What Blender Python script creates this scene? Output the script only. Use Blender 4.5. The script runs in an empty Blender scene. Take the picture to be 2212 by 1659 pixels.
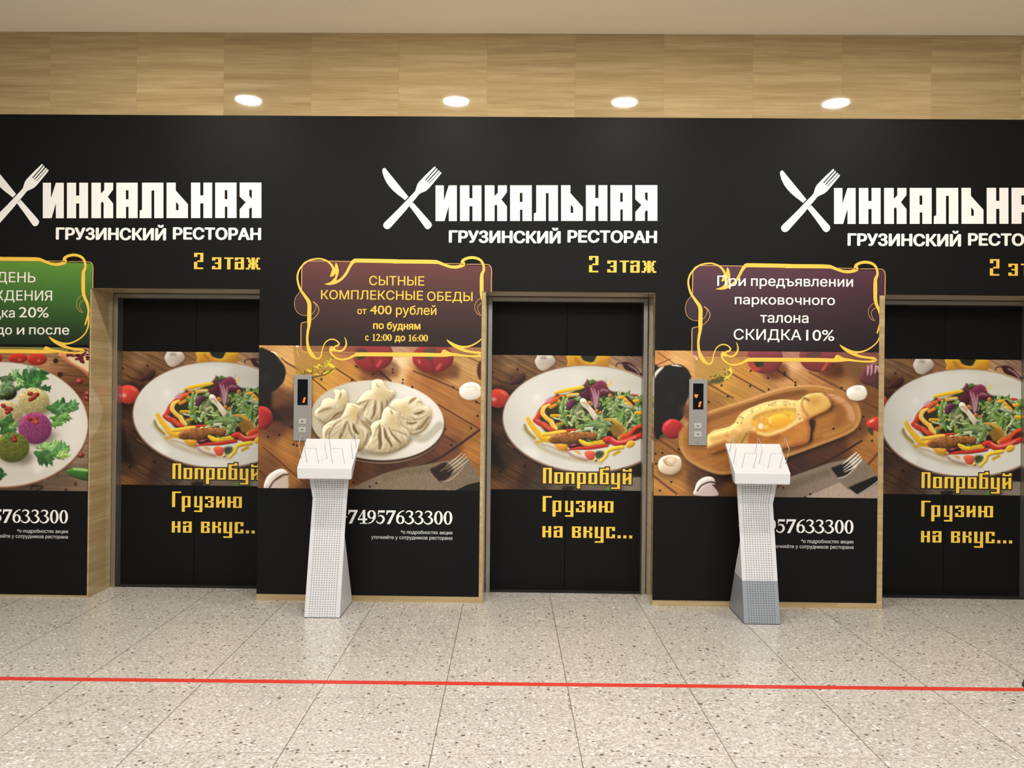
# Lift lobby: three elevator doors in a stone wall wrapped in a restaurant advertisement,
# two white perforated stands, terrazzo floor with a red tape line.
import bpy, bmesh, math
import numpy as np
from mathutils import Vector, Matrix
# ---------------------------------------------------------------- survey of the place
# Eye point and direction, surveyed from the photograph (metres; wall face is the plane Y = 0,
# X runs to the right along the wall, Z is up).  S(px, py, Y) answers "which point of the
# vertical plane Y is seen there", F(px, py) the same for the floor.
IMG_W, IMG_H, FOCAL = 2212.0, 1659.0, 1812.4
EYE = np.array([0.0, -5.7021, 1.4833])
YAW, PITCH, ROLL = 0.0155, 0.0016, 0.0103
def _axes():
    cy, sy, cp, sp, cr, sr = math.cos(YAW), math.sin(YAW), math.cos(PITCH), math.sin(PITCH), math.cos(ROLL), math.sin(ROLL)
    r = np.array([cy, sy, 0.0]); f = np.array([-sy, cy, 0.0]); u = np.array([0, 0, 1.0])
    f2 = f * cp + u * sp; u2 = u * cp - f * sp
    return r * cr + u2 * sr, u2 * cr - r * sr, f2
RIGHT, UP, FWD = _axes()
def _ray(px, py):
    px = np.asarray(px, float); py = np.asarray(py, float)
    return FWD + ((px - IMG_W / 2) / FOCAL)[..., None] * RIGHT - ((py - IMG_H / 2) / FOCAL)[..., None] * UP
def S(px, py, Y=0.0):
    d = _ray(px, py); t = (Y - EYE[1]) / d[..., 1]
    return EYE[0] + t * d[..., 0], EYE[2] + t * d[..., 2]
def F(px, py):
    d = _ray(px, py); t = -EYE[2] / d[..., 2]
    return EYE[0] + t * d[..., 0], EYE[1] + t * d[..., 1]
# ---------------------------------------------------------------- camera, world, exposure, large lights
scene = bpy.context.scene
COL = scene.collection
cam_data = bpy.data.cameras.new('camera'); cam_data.sensor_width = 36.0; cam_data.sensor_fit = 'HORIZONTAL'
cam_data.lens = 36.0 * FOCAL / IMG_W; cam_data.clip_end = 100
cam = bpy.data.objects.new('camera', cam_data); COL.objects.link(cam)
cam.matrix_world = Matrix(((RIGHT[0], UP[0], -FWD[0], EYE[0]), (RIGHT[1], UP[1], -FWD[1], EYE[1]), (RIGHT[2], UP[2], -FWD[2], EYE[2]), (0, 0, 0, 1)))
scene.camera = cam
vs = scene.view_settings
vs.view_transform = 'Standard'; vs.look = 'None'; vs.exposure = -0.38; vs.gamma = 1.0; vs.use_curve_mapping = False
world = bpy.data.worlds.new('hall'); scene.world = world; world.use_nodes = True
wb = world.node_tree.nodes['Background']; wb.inputs[0].default_value = (1.0, 0.97, 0.93, 1); wb.inputs[1].default_value = 0.20
def area(name, loc, size, power, col, rot=(0, 0, 0), sy=None):
    d = bpy.data.lights.new(name, 'AREA'); d.energy = power; d.color = col; d.size = size
    if sy: d.shape = 'RECTANGLE'; d.size_y = sy
    o = bpy.data.objects.new(name, d); COL.objects.link(o); o.location = loc; o.rotation_euler = rot
    return o
# rows of ceiling lamps of the hall behind the visitor, as two broad panels set in the ceiling
area('hall_lamps_near', (0, -5.6, 3.85), 9.0, 500, (1.0, 0.985, 0.965), sy=1.6)
area('hall_lamps_far', (0, -9.0, 3.85), 9.0, 430, (1.0, 0.985, 0.965), sy=2.0)
CEIL = 3.8764
# ---------------------------------------------------------------- materials
def lin(c): return tuple((v / 255.0 / 12.92) if v / 255.0 <= 0.04045 else ((v / 255.0 + 0.055) / 1.055) ** 2.4 for v in c)
class NT:
    def __init__(s, name):
        s.m = bpy.data.materials.new(name); s.m.use_nodes = True; s.t = s.m.node_tree
        s.b = s.t.nodes['Principled BSDF']
    def n(s, kind, **k):
        o = s.t.nodes.new(kind)
        for a, v in k.items():
            if a in ('operation', 'blend_type', 'data_type', 'feature', 'noise_dimensions', 'attribute_name', 'distance', 'voronoi_dimensions', 'clamp'): setattr(o, a, v)
        return o
    def L(s, a, b): s.t.links.new(a, b)
    def math(s, op, a, b=None, c=None):
        o = s.n('ShaderNodeMath', operation=op)
        for i, v in enumerate((a, b, c)):
            if v is None: continue
            if hasattr(v, 'links'): s.L(v, o.inputs[i])
            else: o.inputs[i].default_value = v
        return o.outputs[0]
    def mix(s, f, a, b, mode='MIX'):
        o = s.n('ShaderNodeMix', data_type='RGBA', blend_type=mode)
        for sock, v in ((o.inputs[0], f), (o.inputs[6], a), (o.inputs[7], b)):
            if hasattr(v, 'links'): s.L(v, sock)
            elif isinstance(v, tuple): sock.default_value = (*v[:3], 1)
            else: sock.default_value = v
        return o.outputs[2]
    def ramp(s, f, *stops):
        o = s.n('ShaderNodeValToRGB'); e = o.color_ramp.elements
        while len(e) < len(stops): e.new(0.5)
        for x, (p, c) in zip(e, stops): x.position = p; x.color = (*c, 1) if isinstance(c, tuple) else (c, c, c, 1)
        s.L(f, o.inputs[0]); return o.outputs[0]
    def noise(s, vec, scale, detail=4, rough=.55):
        o = s.n('ShaderNodeTexNoise'); o.inputs['Scale'].default_value = scale; o.inputs['Detail'].default_value = detail; o.inputs['Roughness'].default_value = rough
        s.L(vec, o.inputs['Vector']); return o.outputs['Fac']
    def pos(s): return s.n('ShaderNodeNewGeometry').outputs['Position']
    def sep(s, v):
        o = s.n('ShaderNodeSeparateXYZ'); s.L(v, o.inputs[0]); return o.outputs
    def comb(s, x, y, z):
        o = s.n('ShaderNodeCombineXYZ')
        for i, v in enumerate((x, y, z)):
            if hasattr(v, 'links'): s.L(v, o.inputs[i])
            else: o.inputs[i].default_value = v
        return o.outputs[0]
def plain(name, rgb, rough=.5, metal=0.0, spec=.5, var=.04, scale=20, emit=None, es=0, coat=0):
    t = NT(name); b = t.b
    c = lin(rgb)
    f = t.noise(t.pos(), scale, 3)
    t.L(t.mix(f, tuple(v * (1 - var) for v in c), tuple(min(1, v * (1 + var)) for v in c)), b.inputs['Base Color'])
    b.inputs['Roughness'].default_value = rough; b.inputs['Metallic'].default_value = metal; b.inputs['Specular IOR Level'].default_value = spec
    b.inputs['Coat Weight'].default_value = coat
    if emit: b.inputs['Emission Color'].default_value = (*lin(emit), 1); b.inputs['Emission Strength'].default_value = es
    return t.m
def mat_travertine(name, edge=False):
    t = NT(name); b = t.b
    x, y, z = t.sep(t.pos())
    u = t.math('ADD', x, y)                                   # runs round the corners
    tile = t.math('FLOOR', t.math('DIVIDE', t.math('ADD', u, 2.68), 0.6))
    row = t.math('FLOOR', t.math('DIVIDE', t.math('ADD', z, 0.34), 0.86))
    wn = t.n('ShaderNodeTexWhiteNoise'); t.L(t.comb(tile, row, 0.0), wn.inputs['Vector'])
    r = wn.outputs['Value']; off = t.math('MULTIPLY', r, 37.0)
    v1 = t.comb(t.math('ADD', t.math('MULTIPLY', u, .55), off), off, t.math('MULTIPLY', z, 12.0))
    v2 = t.comb(t.math('ADD', t.math('MULTIPLY', u, 2.4), off), off, t.math('MULTIPLY', z, 60.0))
    f = t.math('ADD', t.math('MULTIPLY', t.noise(v1, 1.6, 5, .6), .65), t.math('MULTIPLY', t.noise(v2, 1.6, 4, .65), .35))
    c = t.ramp(f, (.28, lin((150, 128, 93))), (.45, lin((172, 149, 108))), (.57, lin((186, 164, 123))), (.74, lin((204, 184, 144))))
    br = t.math('ADD', t.math('MULTIPLY', r, .12), .93)
    c = t.mix(1.0, c, t.comb(br, br, br), 'MULTIPLY')
    fx = t.math('ABSOLUTE', t.math('SUBTRACT', t.math('FRACT', t.math('DIVIDE', t.math('ADD', u, 2.68), 0.6)), .5))
    fz = t.math('ABSOLUTE', t.math('SUBTRACT', t.math('FRACT', t.math('DIVIDE', t.math('ADD', z, 0.34), 0.86)), .5))
    j = t.math('MAXIMUM', t.math('GREATER_THAN', fx, .4985), t.math('GREATER_THAN', fz, .4987))
    c = t.mix(t.math('MULTIPLY', j, .35), c, lin((140, 112, 76)))
    t.L(c, b.inputs['Base Color'])
    b.inputs['Roughness'].default_value = .09; b.inputs['Specular IOR Level'].default_value = .5
    t.L(t.math('ADD', .02, t.math('MULTIPLY', f, .05)), b.inputs['Roughness'])
    return t.m
def mat_terrazzo():
    t = NT('terrazzo_tiles'); b = t.b
    x, y, z = t.sep(t.pos())
    u = t.math('SUBTRACT', t.math('ADD', x, t.math('MULTIPLY', y, 0.019)), 0.1949)
    w = t.math('ADD', t.math('SUBTRACT', y, t.math('MULTIPLY', x, 0.019)), 2.3318)
    tu = t.math('DIVIDE', u, .6); tw = t.math('DIVIDE', w, .6)
    wn = t.n('ShaderNodeTexWhiteNoise'); t.L(t.comb(t.math('FLOOR', tu), t.math('FLOOR', tw), 0.0), wn.inputs['Vector'])
    r = wn.outputs['Value']
    vec = t.comb(u, w, t.math('MULTIPLY', r, 9.0))
    base = t.ramp(t.noise(vec, 75, 3, .6), (.34, lin((162, 158, 151))), (.5, lin((193, 190, 184))), (.66, lin((219, 217, 213))))
    base = t.mix(t.math('MULTIPLY', t.noise(vec, 3, 3), .3), base, lin((186, 178, 166)))
    br = t.math('ADD', .95, t.math('MULTIPLY', r, .08))
    base = t.mix(1.0, base, t.comb(br, br, br), 'MULTIPLY')
    def specks(scale, thr, rad, c, f, distort=.012):
        no = t.n('ShaderNodeTexNoise'); no.inputs['Scale'].default_value = 150; t.L(vec, no.inputs['Vector'])
        vv = t.n('ShaderNodeVectorMath', operation='MULTIPLY_ADD'); t.L(no.outputs['Color'], vv.inputs[0]); vv.inputs[1].default_value = (distort,) * 3; t.L(vec, vv.inputs[2])
        vo = t.n('ShaderNodeTexVoronoi'); vo.inputs['Scale'].default_value = scale; t.L(vv.outputs[0], vo.inputs['Vector'])
        cr = t.sep(vo.outputs['Color'])[0]
        size = t.math('MULTIPLY', t.math('SUBTRACT', thr, cr), rad / thr)      # cells drawn at random, sizes differ
        m = t.math('LESS_THAN', vo.outputs['Distance'], size)
        return t.mix(t.math('MULTIPLY', m, f), base, c)
    base = specks(60, .35, .42, lin((158, 150, 140)), .7)
    base = specks(44, .25, .42, lin((92, 82, 76)), .92)
    base = specks(95, .22, .45, lin((110, 100, 94)), .85)
    base = specks(55, .25, .5, lin((240, 236, 228)), .8)
    fu = t.math('ABSOLUTE', t.math('SUBTRACT', t.math('FRACT', tu), .5)); fw = t.math('ABSOLUTE', t.math('SUBTRACT', t.math('FRACT', tw), .5))
    base = t.mix(t.math('MULTIPLY', t.math('GREATER_THAN', fw, .4968), .55), base, lin((120, 112, 102)))
    base = t.mix(t.math('MULTIPLY', t.math('GREATER_THAN', fu, .4963), .8), base, lin((88, 80, 72)))
    t.L(base, b.inputs['Base Color'])
    b.inputs['Roughness'].default_value = .26; b.inputs['Specular IOR Level'].default_value = .4
    return t.m
def mat_print(name, rough=.34):
    t = NT(name); a = t.n('ShaderNodeAttribute', attribute_name='print_colour'); t.L(a.outputs['Color'], t.b.inputs['Base Color'])
    t.b.inputs['Roughness'].default_value = rough; t.b.inputs['Specular IOR Level'].default_value = .35
    return t.m
def mat_vinyl():
    t = NT('black_vinyl'); p = t.pos(); f = t.noise(p, 3.0, 4, .6)
    t.L(t.mix(f, (0.0034, 0.0034, 0.0031), (0.0050, 0.0050, 0.0047)), t.b.inputs['Base Color'])
    t.L(t.math('ADD', .47, t.math('MULTIPLY', f, .08)), t.b.inputs['Roughness'])
    t.b.inputs['Specular IOR Level'].default_value = .16
    return t.m
def mat_steel():
    t = NT('brushed_steel'); x, y, z = t.sep(t.pos())
    f = t.noise(t.comb(t.math('MULTIPLY', x, 400.0), t.math('MULTIPLY', y, 400.0), t.math('MULTIPLY', z, 6.0)), 1.0, 3)
    t.L(t.mix(f, lin((150, 146, 138)), lin((186, 182, 174))), t.b.inputs['Base Color'])
    t.b.inputs['Metallic'].default_value = .85; t.b.inputs['Roughness'].default_value = .34
    return t.m
M = dict(
    stone=mat_travertine('polished_travertine'), floor=mat_terrazzo(), vinyl=mat_vinyl(), steel=mat_steel(), print=mat_print('printed_picture'),
    ceiling=plain('painted_ceiling', (244, 234, 212), .8, var=.02, scale=2),
    white=plain('white_print', (246, 246, 243), .4, var=.01), small=plain('grey_white_print', (206, 206, 204), .4, var=.02),
    gold=plain('gold_print', (245, 198, 72), .4, var=.03), goldthin=plain('pale_gold_print', (206, 158, 96), .4, var=.04),
    cream=plain('cream_print', (240, 238, 226), .4, var=.01), slogan=plain('yellow_print', (255, 212, 74), .4, var=.05, scale=30), outline=plain('black_print', (22, 20, 18), .4),
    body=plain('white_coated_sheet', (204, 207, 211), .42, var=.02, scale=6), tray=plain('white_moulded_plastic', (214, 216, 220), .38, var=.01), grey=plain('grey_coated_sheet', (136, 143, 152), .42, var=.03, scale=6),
    inner=plain('dark_cavity', (140, 140, 138), .8), wire=plain('chromed_wire', (196, 198, 202), .3, metal=.5, spec=.6), foot=plain('black_rubber', (26, 26, 26), .7),
    panel=plain('satin_steel_plate', (152, 150, 148), .4, metal=.35, var=.03, scale=60), glass=plain('black_display', (6, 6, 8), .12, spec=.6), button=plain('steel_button', (200, 198, 192), .3, metal=.4), mark=plain('engraved_mark', (72, 70, 66), .6),
    led=plain('lit_digit', (255, 96, 20), .5, emit=(255, 92, 22), es=2.4), red=plain('red_tape', (206, 52, 42), .45, var=.05, scale=40),
    dark=plain('dark_gap', (10, 10, 9), .7), leather=plain('black_leather', (20, 20, 22), .35, var=.2), rubber=plain('shoe_sole', (30, 29, 28), .7), trim=plain('lamp_trim', (232, 232, 230), .4),
    lens=plain('lit_lamp_lens', (255, 255, 255), .5, emit=(255, 246, 234), es=420.0))
# ---------------------------------------------------------------- painter for the printed food pictures
# The prints are flat pictures on vinyl; they are painted here shape by shape into a fine grid
# whose cells become the coloured mesh of the print.
DENS = 318.0 * 1.25
def fnum(s):
    if isinstance(s, str):
        return np.array([[float(v) for v in p.split(',')] for p in s.split()])
    return np.array(s, float)
def spline(p, closed, n=6):
    p = np.asarray(p, float)
    if len(p) < 3: return p
    if closed: q = np.vstack([p[-1], p, p[0], p[1]])
    else: q = np.vstack([2 * p[0] - p[1], p, 2 * p[-1] - p[-2]])
    out = []
    for i in range(1, len(q) - 2):
        a, b, c, d = q[i - 1], q[i], q[i + 1], q[i + 2]
        for k in range(n):
            t = k / n
            out.append(0.5 * (2 * b + (c - a) * t + (2 * a - 5 * b + 4 * c - d) * t * t + (3 * b - a - 3 * c + d) * t ** 3))
    if not closed: out.append(p[-1])
    return np.array(out)
def blur(a, r):
    r = int(round(r))
    if r < 1: return a
    for _ in range(2):
        for ax in (0, 1):
            b = np.pad(a, [(r + 1, r) if i == ax else (0, 0) for i in range(2)], mode='edge').cumsum(ax)
            n = a.shape[ax]
            hi = [slice(None)] * 2; lo = [slice(None)] * 2
            hi[ax] = slice(2 * r + 1, 2 * r + 1 + n); lo[ax] = slice(0, n)
            a = (b[tuple(hi)] - b[tuple(lo)]) / (2 * r + 1)
    return a
def vnoise(x, y, seed):
    rs = np.random.RandomState(seed); N = 64
    g = rs.rand(N, N)
    xi = np.floor(x).astype(int); yi = np.floor(y).astype(int)
    fx = x - xi; fy = y - yi; fx = fx * fx * (3 - 2 * fx); fy = fy * fy * (3 - 2 * fy)
    a = g[yi % N, xi % N]; b = g[yi % N, (xi + 1) % N]; c = g[(yi + 1) % N, xi % N]; d = g[(yi + 1) % N, (xi + 1) % N]
    return a * (1 - fx) * (1 - fy) + b * fx * (1 - fy) + c * (1 - fx) * fy + d * fx * fy
LX, LY = -0.45, -0.75
class Art:
    def __init__(s, X0, X1, Z0, Z1, Y):
        s.X0, s.X1, s.Z0, s.Z1, s.Y = X0, X1, Z0, Z1, Y
        s.W = int((X1 - X0) * DENS); s.H = int((Z1 - Z0) * DENS)
        s.img = np.zeros((s.H, s.W, 3)) + 0.1
        s.yy, s.xx = np.mgrid[0:s.H, 0:s.W].astype(float)
        s.v = (0, 0, 1.0); s.clip = None
        s.rs = np.random.RandomState(5)
    def view(s, ox, oy, k): s.v = (ox, oy, k)
    def P(s, pts):
        p = fnum(pts); ox, oy, k = s.v
        X, Z = S(ox + p[:, 0] * k, oy + p[:, 1] * k, s.Y)
        return np.stack([(X - s.X0) * DENS, (s.Z1 - Z) * DENS], 1)
    def K(s): return s.v[2] * 1.25            # one view unit in canvas pixels
    def field(s, pts, pw=2.2):                # smooth colour field through control points
        num = 0; den = 0
        for x, y, c in pts:
            (u, w), = s.P([(x, y)])
            wt = 1.0 / (((s.xx - u) ** 2 + (s.yy - w) ** 2) / 400 + 0.6) ** pw
            num = num + wt[..., None] * np.array(c) / 255.0; den = den + wt
        s.img = num / den[..., None]
    def grain(s, ang, amp, fl=0.012, fw=0.35, seed=1, mask=None):
        c, n = math.cos(ang), math.sin(ang)
        a = s.xx * c + s.yy * n; b = -s.xx * n + s.yy * c
        b = b + 2.5 * (vnoise(a * 0.02, b * 0.03, seed + 9) - .5)
        g = 0.6 * vnoise(a * fl, b * fw, seed) + 0.4 * vnoise(a * fl * 2.3, b * fw * 2.1, seed + 1) - 0.5
        m = amp * g
        if mask is not None: m = m * mask
        s.img *= (1 + m)[..., None]
    def _box(s, p, pad):
        x0 = max(0, int(p[:, 0].min() - pad)); x1 = min(s.W, int(p[:, 0].max() + pad) + 2)
        y0 = max(0, int(p[:, 1].min() - pad)); y1 = min(s.H, int(p[:, 1].max() + pad) + 2)
        return x0, x1, y0, y1
    def mask(s, p, pad=2):
        x0, x1, y0, y1 = s._box(p, pad)
        if x1 <= x0 or y1 <= y0: return None
        SS = 3
        ys = (np.arange((y1 - y0) * SS) + .5) / SS + y0 - .5; xs = (np.arange((x1 - x0) * SS) + .5) / SS + x0 - .5
        ins = np.zeros((len(ys), len(xs)), bool)
        q = np.roll(p, -1, 0)
        for (ax, ay), (bx, by) in zip(p, q):
            if ay == by: continue
            r = (ys >= min(ay, by)) & (ys < max(ay, by))
            if not r.any(): continue
            xc = ax + (ys[r] - ay) * (bx - ax) / (by - ay)
            ins[r] ^= xs[None, :] > xc[:, None]
        m = ins.reshape(y1 - y0, SS, x1 - x0, SS).mean((1, 3))
        return m, (slice(y0, y1), slice(x0, x1))
    def put(s, m, sl, col, alpha=1.0):
        if s.clip is not None: m = m * s.clip[sl]
        m = (m * alpha)[..., None]
        s.img[sl] = s.img[sl] * (1 - m) + col * m
    def shape(s, pts, col, soft=0.0, alpha=1.0, smooth=True, bulge=0.0, amt=1.0, spec=0.0, tex=0.0, tf=0.25, seed=3, lo=0.35, dark=None):
        p = s.P(pts)
        if smooth: p = spline(p, True)
        r = s.mask(p, 2 + soft * 4)
        if r is None: return None
        m, sl = r
        if soft: m = blur(m, soft)
        c = np.zeros(m.shape + (3,)) + np.array(col) / 255.0
        if tex:
            t = vnoise(s.xx[sl] * tf, s.yy[sl] * tf, seed) * .6 + vnoise(s.xx[sl] * tf * 2.3, s.yy[sl] * tf * 2.3, seed + 1) * .4 - .5
            c = c * (1 + tex * 2 * t)[..., None]
        if bulge:
            pm = np.pad(m, 1)
            h = 0
            for k in (1.0, .5, .25): h = h + blur(pm, bulge * k) * bulge * k
            gy, gx = np.gradient(h); gy = gy[1:-1, 1:-1]; gx = gx[1:-1, 1:-1]
            sh = gx * LX * -1 + gy * LY * -1
            l = np.clip(1 + amt * -sh * -1, lo, 1.6)
            if dark is not None:
                k = np.clip((1 - l) / (1 - lo), 0, 1)[..., None]
                c = np.where(l[..., None] < 1, c * (1 - k) + np.array(dark) / 255.0 * k, c * np.minimum(l, 1.35)[..., None])
            else: c = c * l[..., None]
            if spec: c = c + (spec * np.clip(sh - .25, 0, 1) ** 1.5)[..., None]
        s.put(m, sl, np.clip(c, 0, 1), alpha)
        return p
    def ell(s, cx, cy, rx, ry, col, rot=0.0, n=28, **k):
        t = np.linspace(0, 2 * math.pi, n, endpoint=False)
        x = rx * np.cos(t); y = ry * np.sin(t); c, d = math.cos(rot), math.sin(rot)
        return s.shape(np.stack([cx + x * c - y * d, cy + x * d + y * c], 1), col, **k)
    def stroke(s, pts, w, col, soft=0.7, alpha=1.0, shade=0.0, smooth=True, taper=None, raw=False):
        p = np.asarray(pts, float) if raw else s.P(pts)
        if smooth: p = spline(p, False, 5)
        w = w if raw else w * s.K() / 2
        n = len(p)
        ww = np.full(n, w) if taper is None else w * np.interp(np.linspace(0, 1, n), np.linspace(0, 1, len(taper)), taper)
        x0, x1, y0, y1 = s._box(p, ww.max() + soft * 2 + 2)
        if x1 <= x0 or y1 <= y0: return
        sl = (slice(y0, y1), slice(x0, x1)); X = s.xx[sl]; Y = s.yy[sl]
        best = np.full(X.shape, 1e9); side = np.zeros(X.shape); wid = np.full(X.shape, w); nxm = np.zeros(X.shape); nym = np.zeros(X.shape)
        for i in range(n - 1):
            ax, ay = p[i]; bx, by = p[i + 1]; dx, dy = bx - ax, by - ay; L = dx * dx + dy * dy
            if L < 1e-9: continue
            t = np.clip(((X - ax) * dx + (Y - ay) * dy) / L, 0, 1)
            ex = X - ax - t * dx; ey = Y - ay - t * dy; d = np.sqrt(ex * ex + ey * ey)
            wl = ww[i] + (ww[i + 1] - ww[i]) * t
            k = d - wl < best
            best = np.where(k, d - wl, best); wid = np.where(k, wl, wid)
            nxm = np.where(k, ex, nxm); nym = np.where(k, ey, nym)
        m = np.clip(0.5 - best / (2 * soft), 0, 1); m = m * m * (3 - 2 * m)
        c = np.zeros(X.shape + (3,)) + np.array(col) / 255.0
        if shade:
            c = c * np.clip(1 + shade * (nxm * LX + nym * LY) / np.maximum(wid, .5), .35, 1.5)[..., None]
        s.put(m, sl, np.clip(c, 0, 1), alpha)
    def dots(s, pts, r, col, soft=.6, alpha=.9):
        for q in fnum(pts): s.stroke([q, q + .01], 2 * r, col, soft=soft, alpha=alpha, smooth=False)
    def multiply(s, pts, col, soft=0, alpha=1.0, smooth=True):
        p = s.P(pts); p = spline(p, True) if smooth else p
        r = s.mask(p, 2 + soft * 4)
        if r is None: return
        m, sl = r
        if soft: m = blur(m, soft)
        m = (m * alpha)[..., None]
        s.img[sl] = s.img[sl] * (1 - m + m * np.array(col) / 255.0)
    def setclip(s, pts, smooth=True, soft=0.6):
        if pts is None: s.clip = None; return
        p = s.P(pts); p = spline(p, True) if smooth else p
        s.clip = np.zeros((s.H, s.W)); m, sl = s.mask(p, 2); s.clip[sl] = m
# ---------------------------------------------------------------- building helpers
def link(name, mesh, parent=None):
    o = bpy.data.objects.new(name, mesh); COL.objects.link(o)
    if parent is not None: o.parent = parent
    return o
def tag(o, label, cat, group=None):
    o['label'] = label; o['category'] = cat
    if group: o['group'] = group
    return o
def struct(o): o['kind'] = 'structure'; return o
def empty(name, loc, rz=0.0):
    o = bpy.data.objects.new(name, None); COL.objects.link(o); o.location = loc; o.rotation_euler = (0, 0, rz); o.empty_display_size = .1
    return o
def to_obj(name, bm, mats, parent=None, smooth=False, recalc=True):
    if recalc: bmesh.ops.recalc_face_normals(bm, faces=bm.faces)
    me = bpy.data.meshes.new(name); bm.to_mesh(me); bm.free()
    for m in (mats if isinstance(mats, (list, tuple)) else [mats]): me.materials.append(m)
    if smooth:
        for p in me.polygons: p.use_smooth = True
    return link(name, me, parent)
def bx(bm, x0, x1, y0, y1, z0, z1, bev=0.0, mi=0):
    g = bmesh.ops.create_cube(bm, size=1.0, matrix=Matrix.Translation(((x0 + x1) / 2, (y0 + y1) / 2, (z0 + z1) / 2)) @ Matrix.Diagonal((x1 - x0, y1 - y0, z1 - z0, 1)))
    fs = list({f for v in g['verts'] for f in v.link_faces})
    for f in fs: f.material_index = mi
    if bev:
        es = list({e for f in fs for e in f.edges}); r = bmesh.ops.bevel(bm, geom=es, offset=bev, segments=2, affect='EDGES', profile=.5)
        for f in r['faces']: f.material_index = mi
def prism(bm, pts, y0, y1, mi=0):                       # outline in the X-Z plane, extruded along Y
    a = [bm.verts.new((x, y0, z)) for x, z in pts]; b = [bm.verts.new((x, y1, z)) for x, z in pts]
    n = len(pts); fs = [bm.faces.new(a), bm.faces.new(b[::-1])] + [bm.faces.new((a[i], b[i], b[(i + 1) % n], a[(i + 1) % n])) for i in range(n)]
    for f in fs: f.material_index = mi
def tube(bm, pts, r, n=8):                              # round rod along a path
    pts = [Vector(p) for p in pts]; rings = []
    for i, p in enumerate(pts):
        t = ((pts[min(i + 1, len(pts) - 1)] - p).normalized() + (p - pts[max(i - 1, 0)]).normalized()).normalized()
        s = t.cross(Vector((.3, .9, .1))).normalized(); u = t.cross(s)
        rings.append([bm.verts.new(p + (s * math.cos(2 * math.pi * k / n) + u * math.sin(2 * math.pi * k / n)) * r) for k in range(n)])
    for a, b in zip(rings, rings[1:]):
        for k in range(n): bm.faces.new((a[k], a[(k + 1) % n], b[(k + 1) % n], b[k]))
    bm.faces.new(rings[0]); bm.faces.new(rings[-1][::-1])
# flat lettering and ornaments: everything printed lies a fraction of a millimetre in front of its vinyl
class Flat:
    def __init__(s, Y): s.Y = Y; s.bm = bmesh.new(); s.v = (0, 0, 1.0); s.wallY = 0.0; s.dx = 0.0; s.dz = 0.0; s.mi = 0
    def step(s): s.Y -= .00002
    def view(s, ox, oy, k): s.v = (ox, oy, k)
    def W(s, pts):                                      # surveyed points -> (X, Z) on the wall
        p = fnum(pts); ox, oy, k = s.v
        X, Z = S(ox + p[:, 0] * k, oy + p[:, 1] * k, s.wallY)
        return np.stack([X + s.dx, Z + s.dz], 1)
    def poly(s, xz):
        s.step()
        xz = np.asarray(xz)
        vs_ = [s.bm.verts.new((x, s.Y, z)) for x, z in xz]
        es = [s.bm.edges.new((vs_[i], vs_[(i + 1) % len(vs_)])) for i in range(len(vs_))]
        r = bmesh.ops.triangle_fill(s.bm, edges=es, use_beauty=True, use_dissolve=False, normal=(0, -1, 0))
        for g in r['geom']:
            if isinstance(g, bmesh.types.BMFace): g.material_index = s.mi
    def polyh(s, loops):                                # outline with holes
        s.step()
        es = []
        for l in loops:
            vs_ = [s.bm.verts.new((x, s.Y, z)) for x, z in l]
            es += [s.bm.edges.new((vs_[i], vs_[(i + 1) % len(vs_)])) for i in range(len(vs_))]
        r = bmesh.ops.triangle_fill(s.bm, edges=es, use_beauty=True, use_dissolve=False, normal=(0, -1, 0))
        for g in r['geom']:
            if isinstance(g, bmesh.types.BMFace): g.material_index = s.mi
    def quad(s, x0, x1, z0, z1):
        f = s.bm.faces.new([s.bm.verts.new((x, s.Y, z)) for x, z in ((x0, z0), (x1, z0), (x1, z1), (x0, z1))]); f.material_index = s.mi
    def ribbon(s, pts, n=6):                            # points x,y,width in view units
        s.step(); p = fnum(pts); w = p[:, 2] * s.v[2] / 318.0 / 2
        c = spline(np.column_stack([s.W(p[:, :2]), w]), False, n)
        c[:, 2] = np.maximum(c[:, 2], .0004)
        t = np.gradient(c[:, :2], axis=0); t /= np.linalg.norm(t, axis=1)[:, None] + 1e-9
        nn = np.stack([-t[:, 1], t[:, 0]], 1)
        L = c[:, :2] + nn * c[:, 2:]; R = c[:, :2] - nn * c[:, 2:]
        a = [s.bm.verts.new((x, s.Y, z)) for x, z in L]; b = [s.bm.verts.new((x, s.Y, z)) for x, z in R]
        for i in range(len(a) - 1):
            f = s.bm.faces.new((a[i], a[i + 1], b[i + 1], b[i])); f.material_index = s.mi
        s.step()
        for e in (0, -1):                               # round ends
            q = [s.bm.verts.new((c[e, 0] + c[e, 2] * math.cos(k * .785), s.Y, c[e, 1] + c[e, 2] * math.sin(k * .785))) for k in range(8)]
            f = s.bm.faces.new(q); f.material_index = s.mi
    def trim(s, X, Z):                                  # cut away what would hang over a door opening
        for co, no in (((X, 0, 0), (1, 0, 0)), ((0, 0, Z), (0, 0, 1))):
            bmesh.ops.bisect_plane(s.bm, geom=s.bm.verts[:] + s.bm.edges[:] + s.bm.faces[:], plane_co=co, plane_no=no)
        bad = [f for f in s.bm.faces if f.calc_center_median().x > X and f.calc_center_median().z < Z]
        bmesh.ops.delete(s.bm, geom=bad, context='FACES')
    def cut(s, X, keep_left):
        bmesh.ops.bisect_plane(s.bm, geom=s.bm.verts[:] + s.bm.edges[:] + s.bm.faces[:], plane_co=(X, 0, 0), plane_no=(1, 0, 0), clear_outer=keep_left, clear_inner=not keep_left)
    def done(s, name, mats, parent):
        for f in s.bm.faces:
            if f.normal.y > 0: f.normal_flip()
        s.bm.normal_update()
        for f in s.bm.faces:
            if f.normal.y > 0: f.normal_flip()
        return to_obj(name, s.bm, mats, parent, recalc=False)
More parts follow.
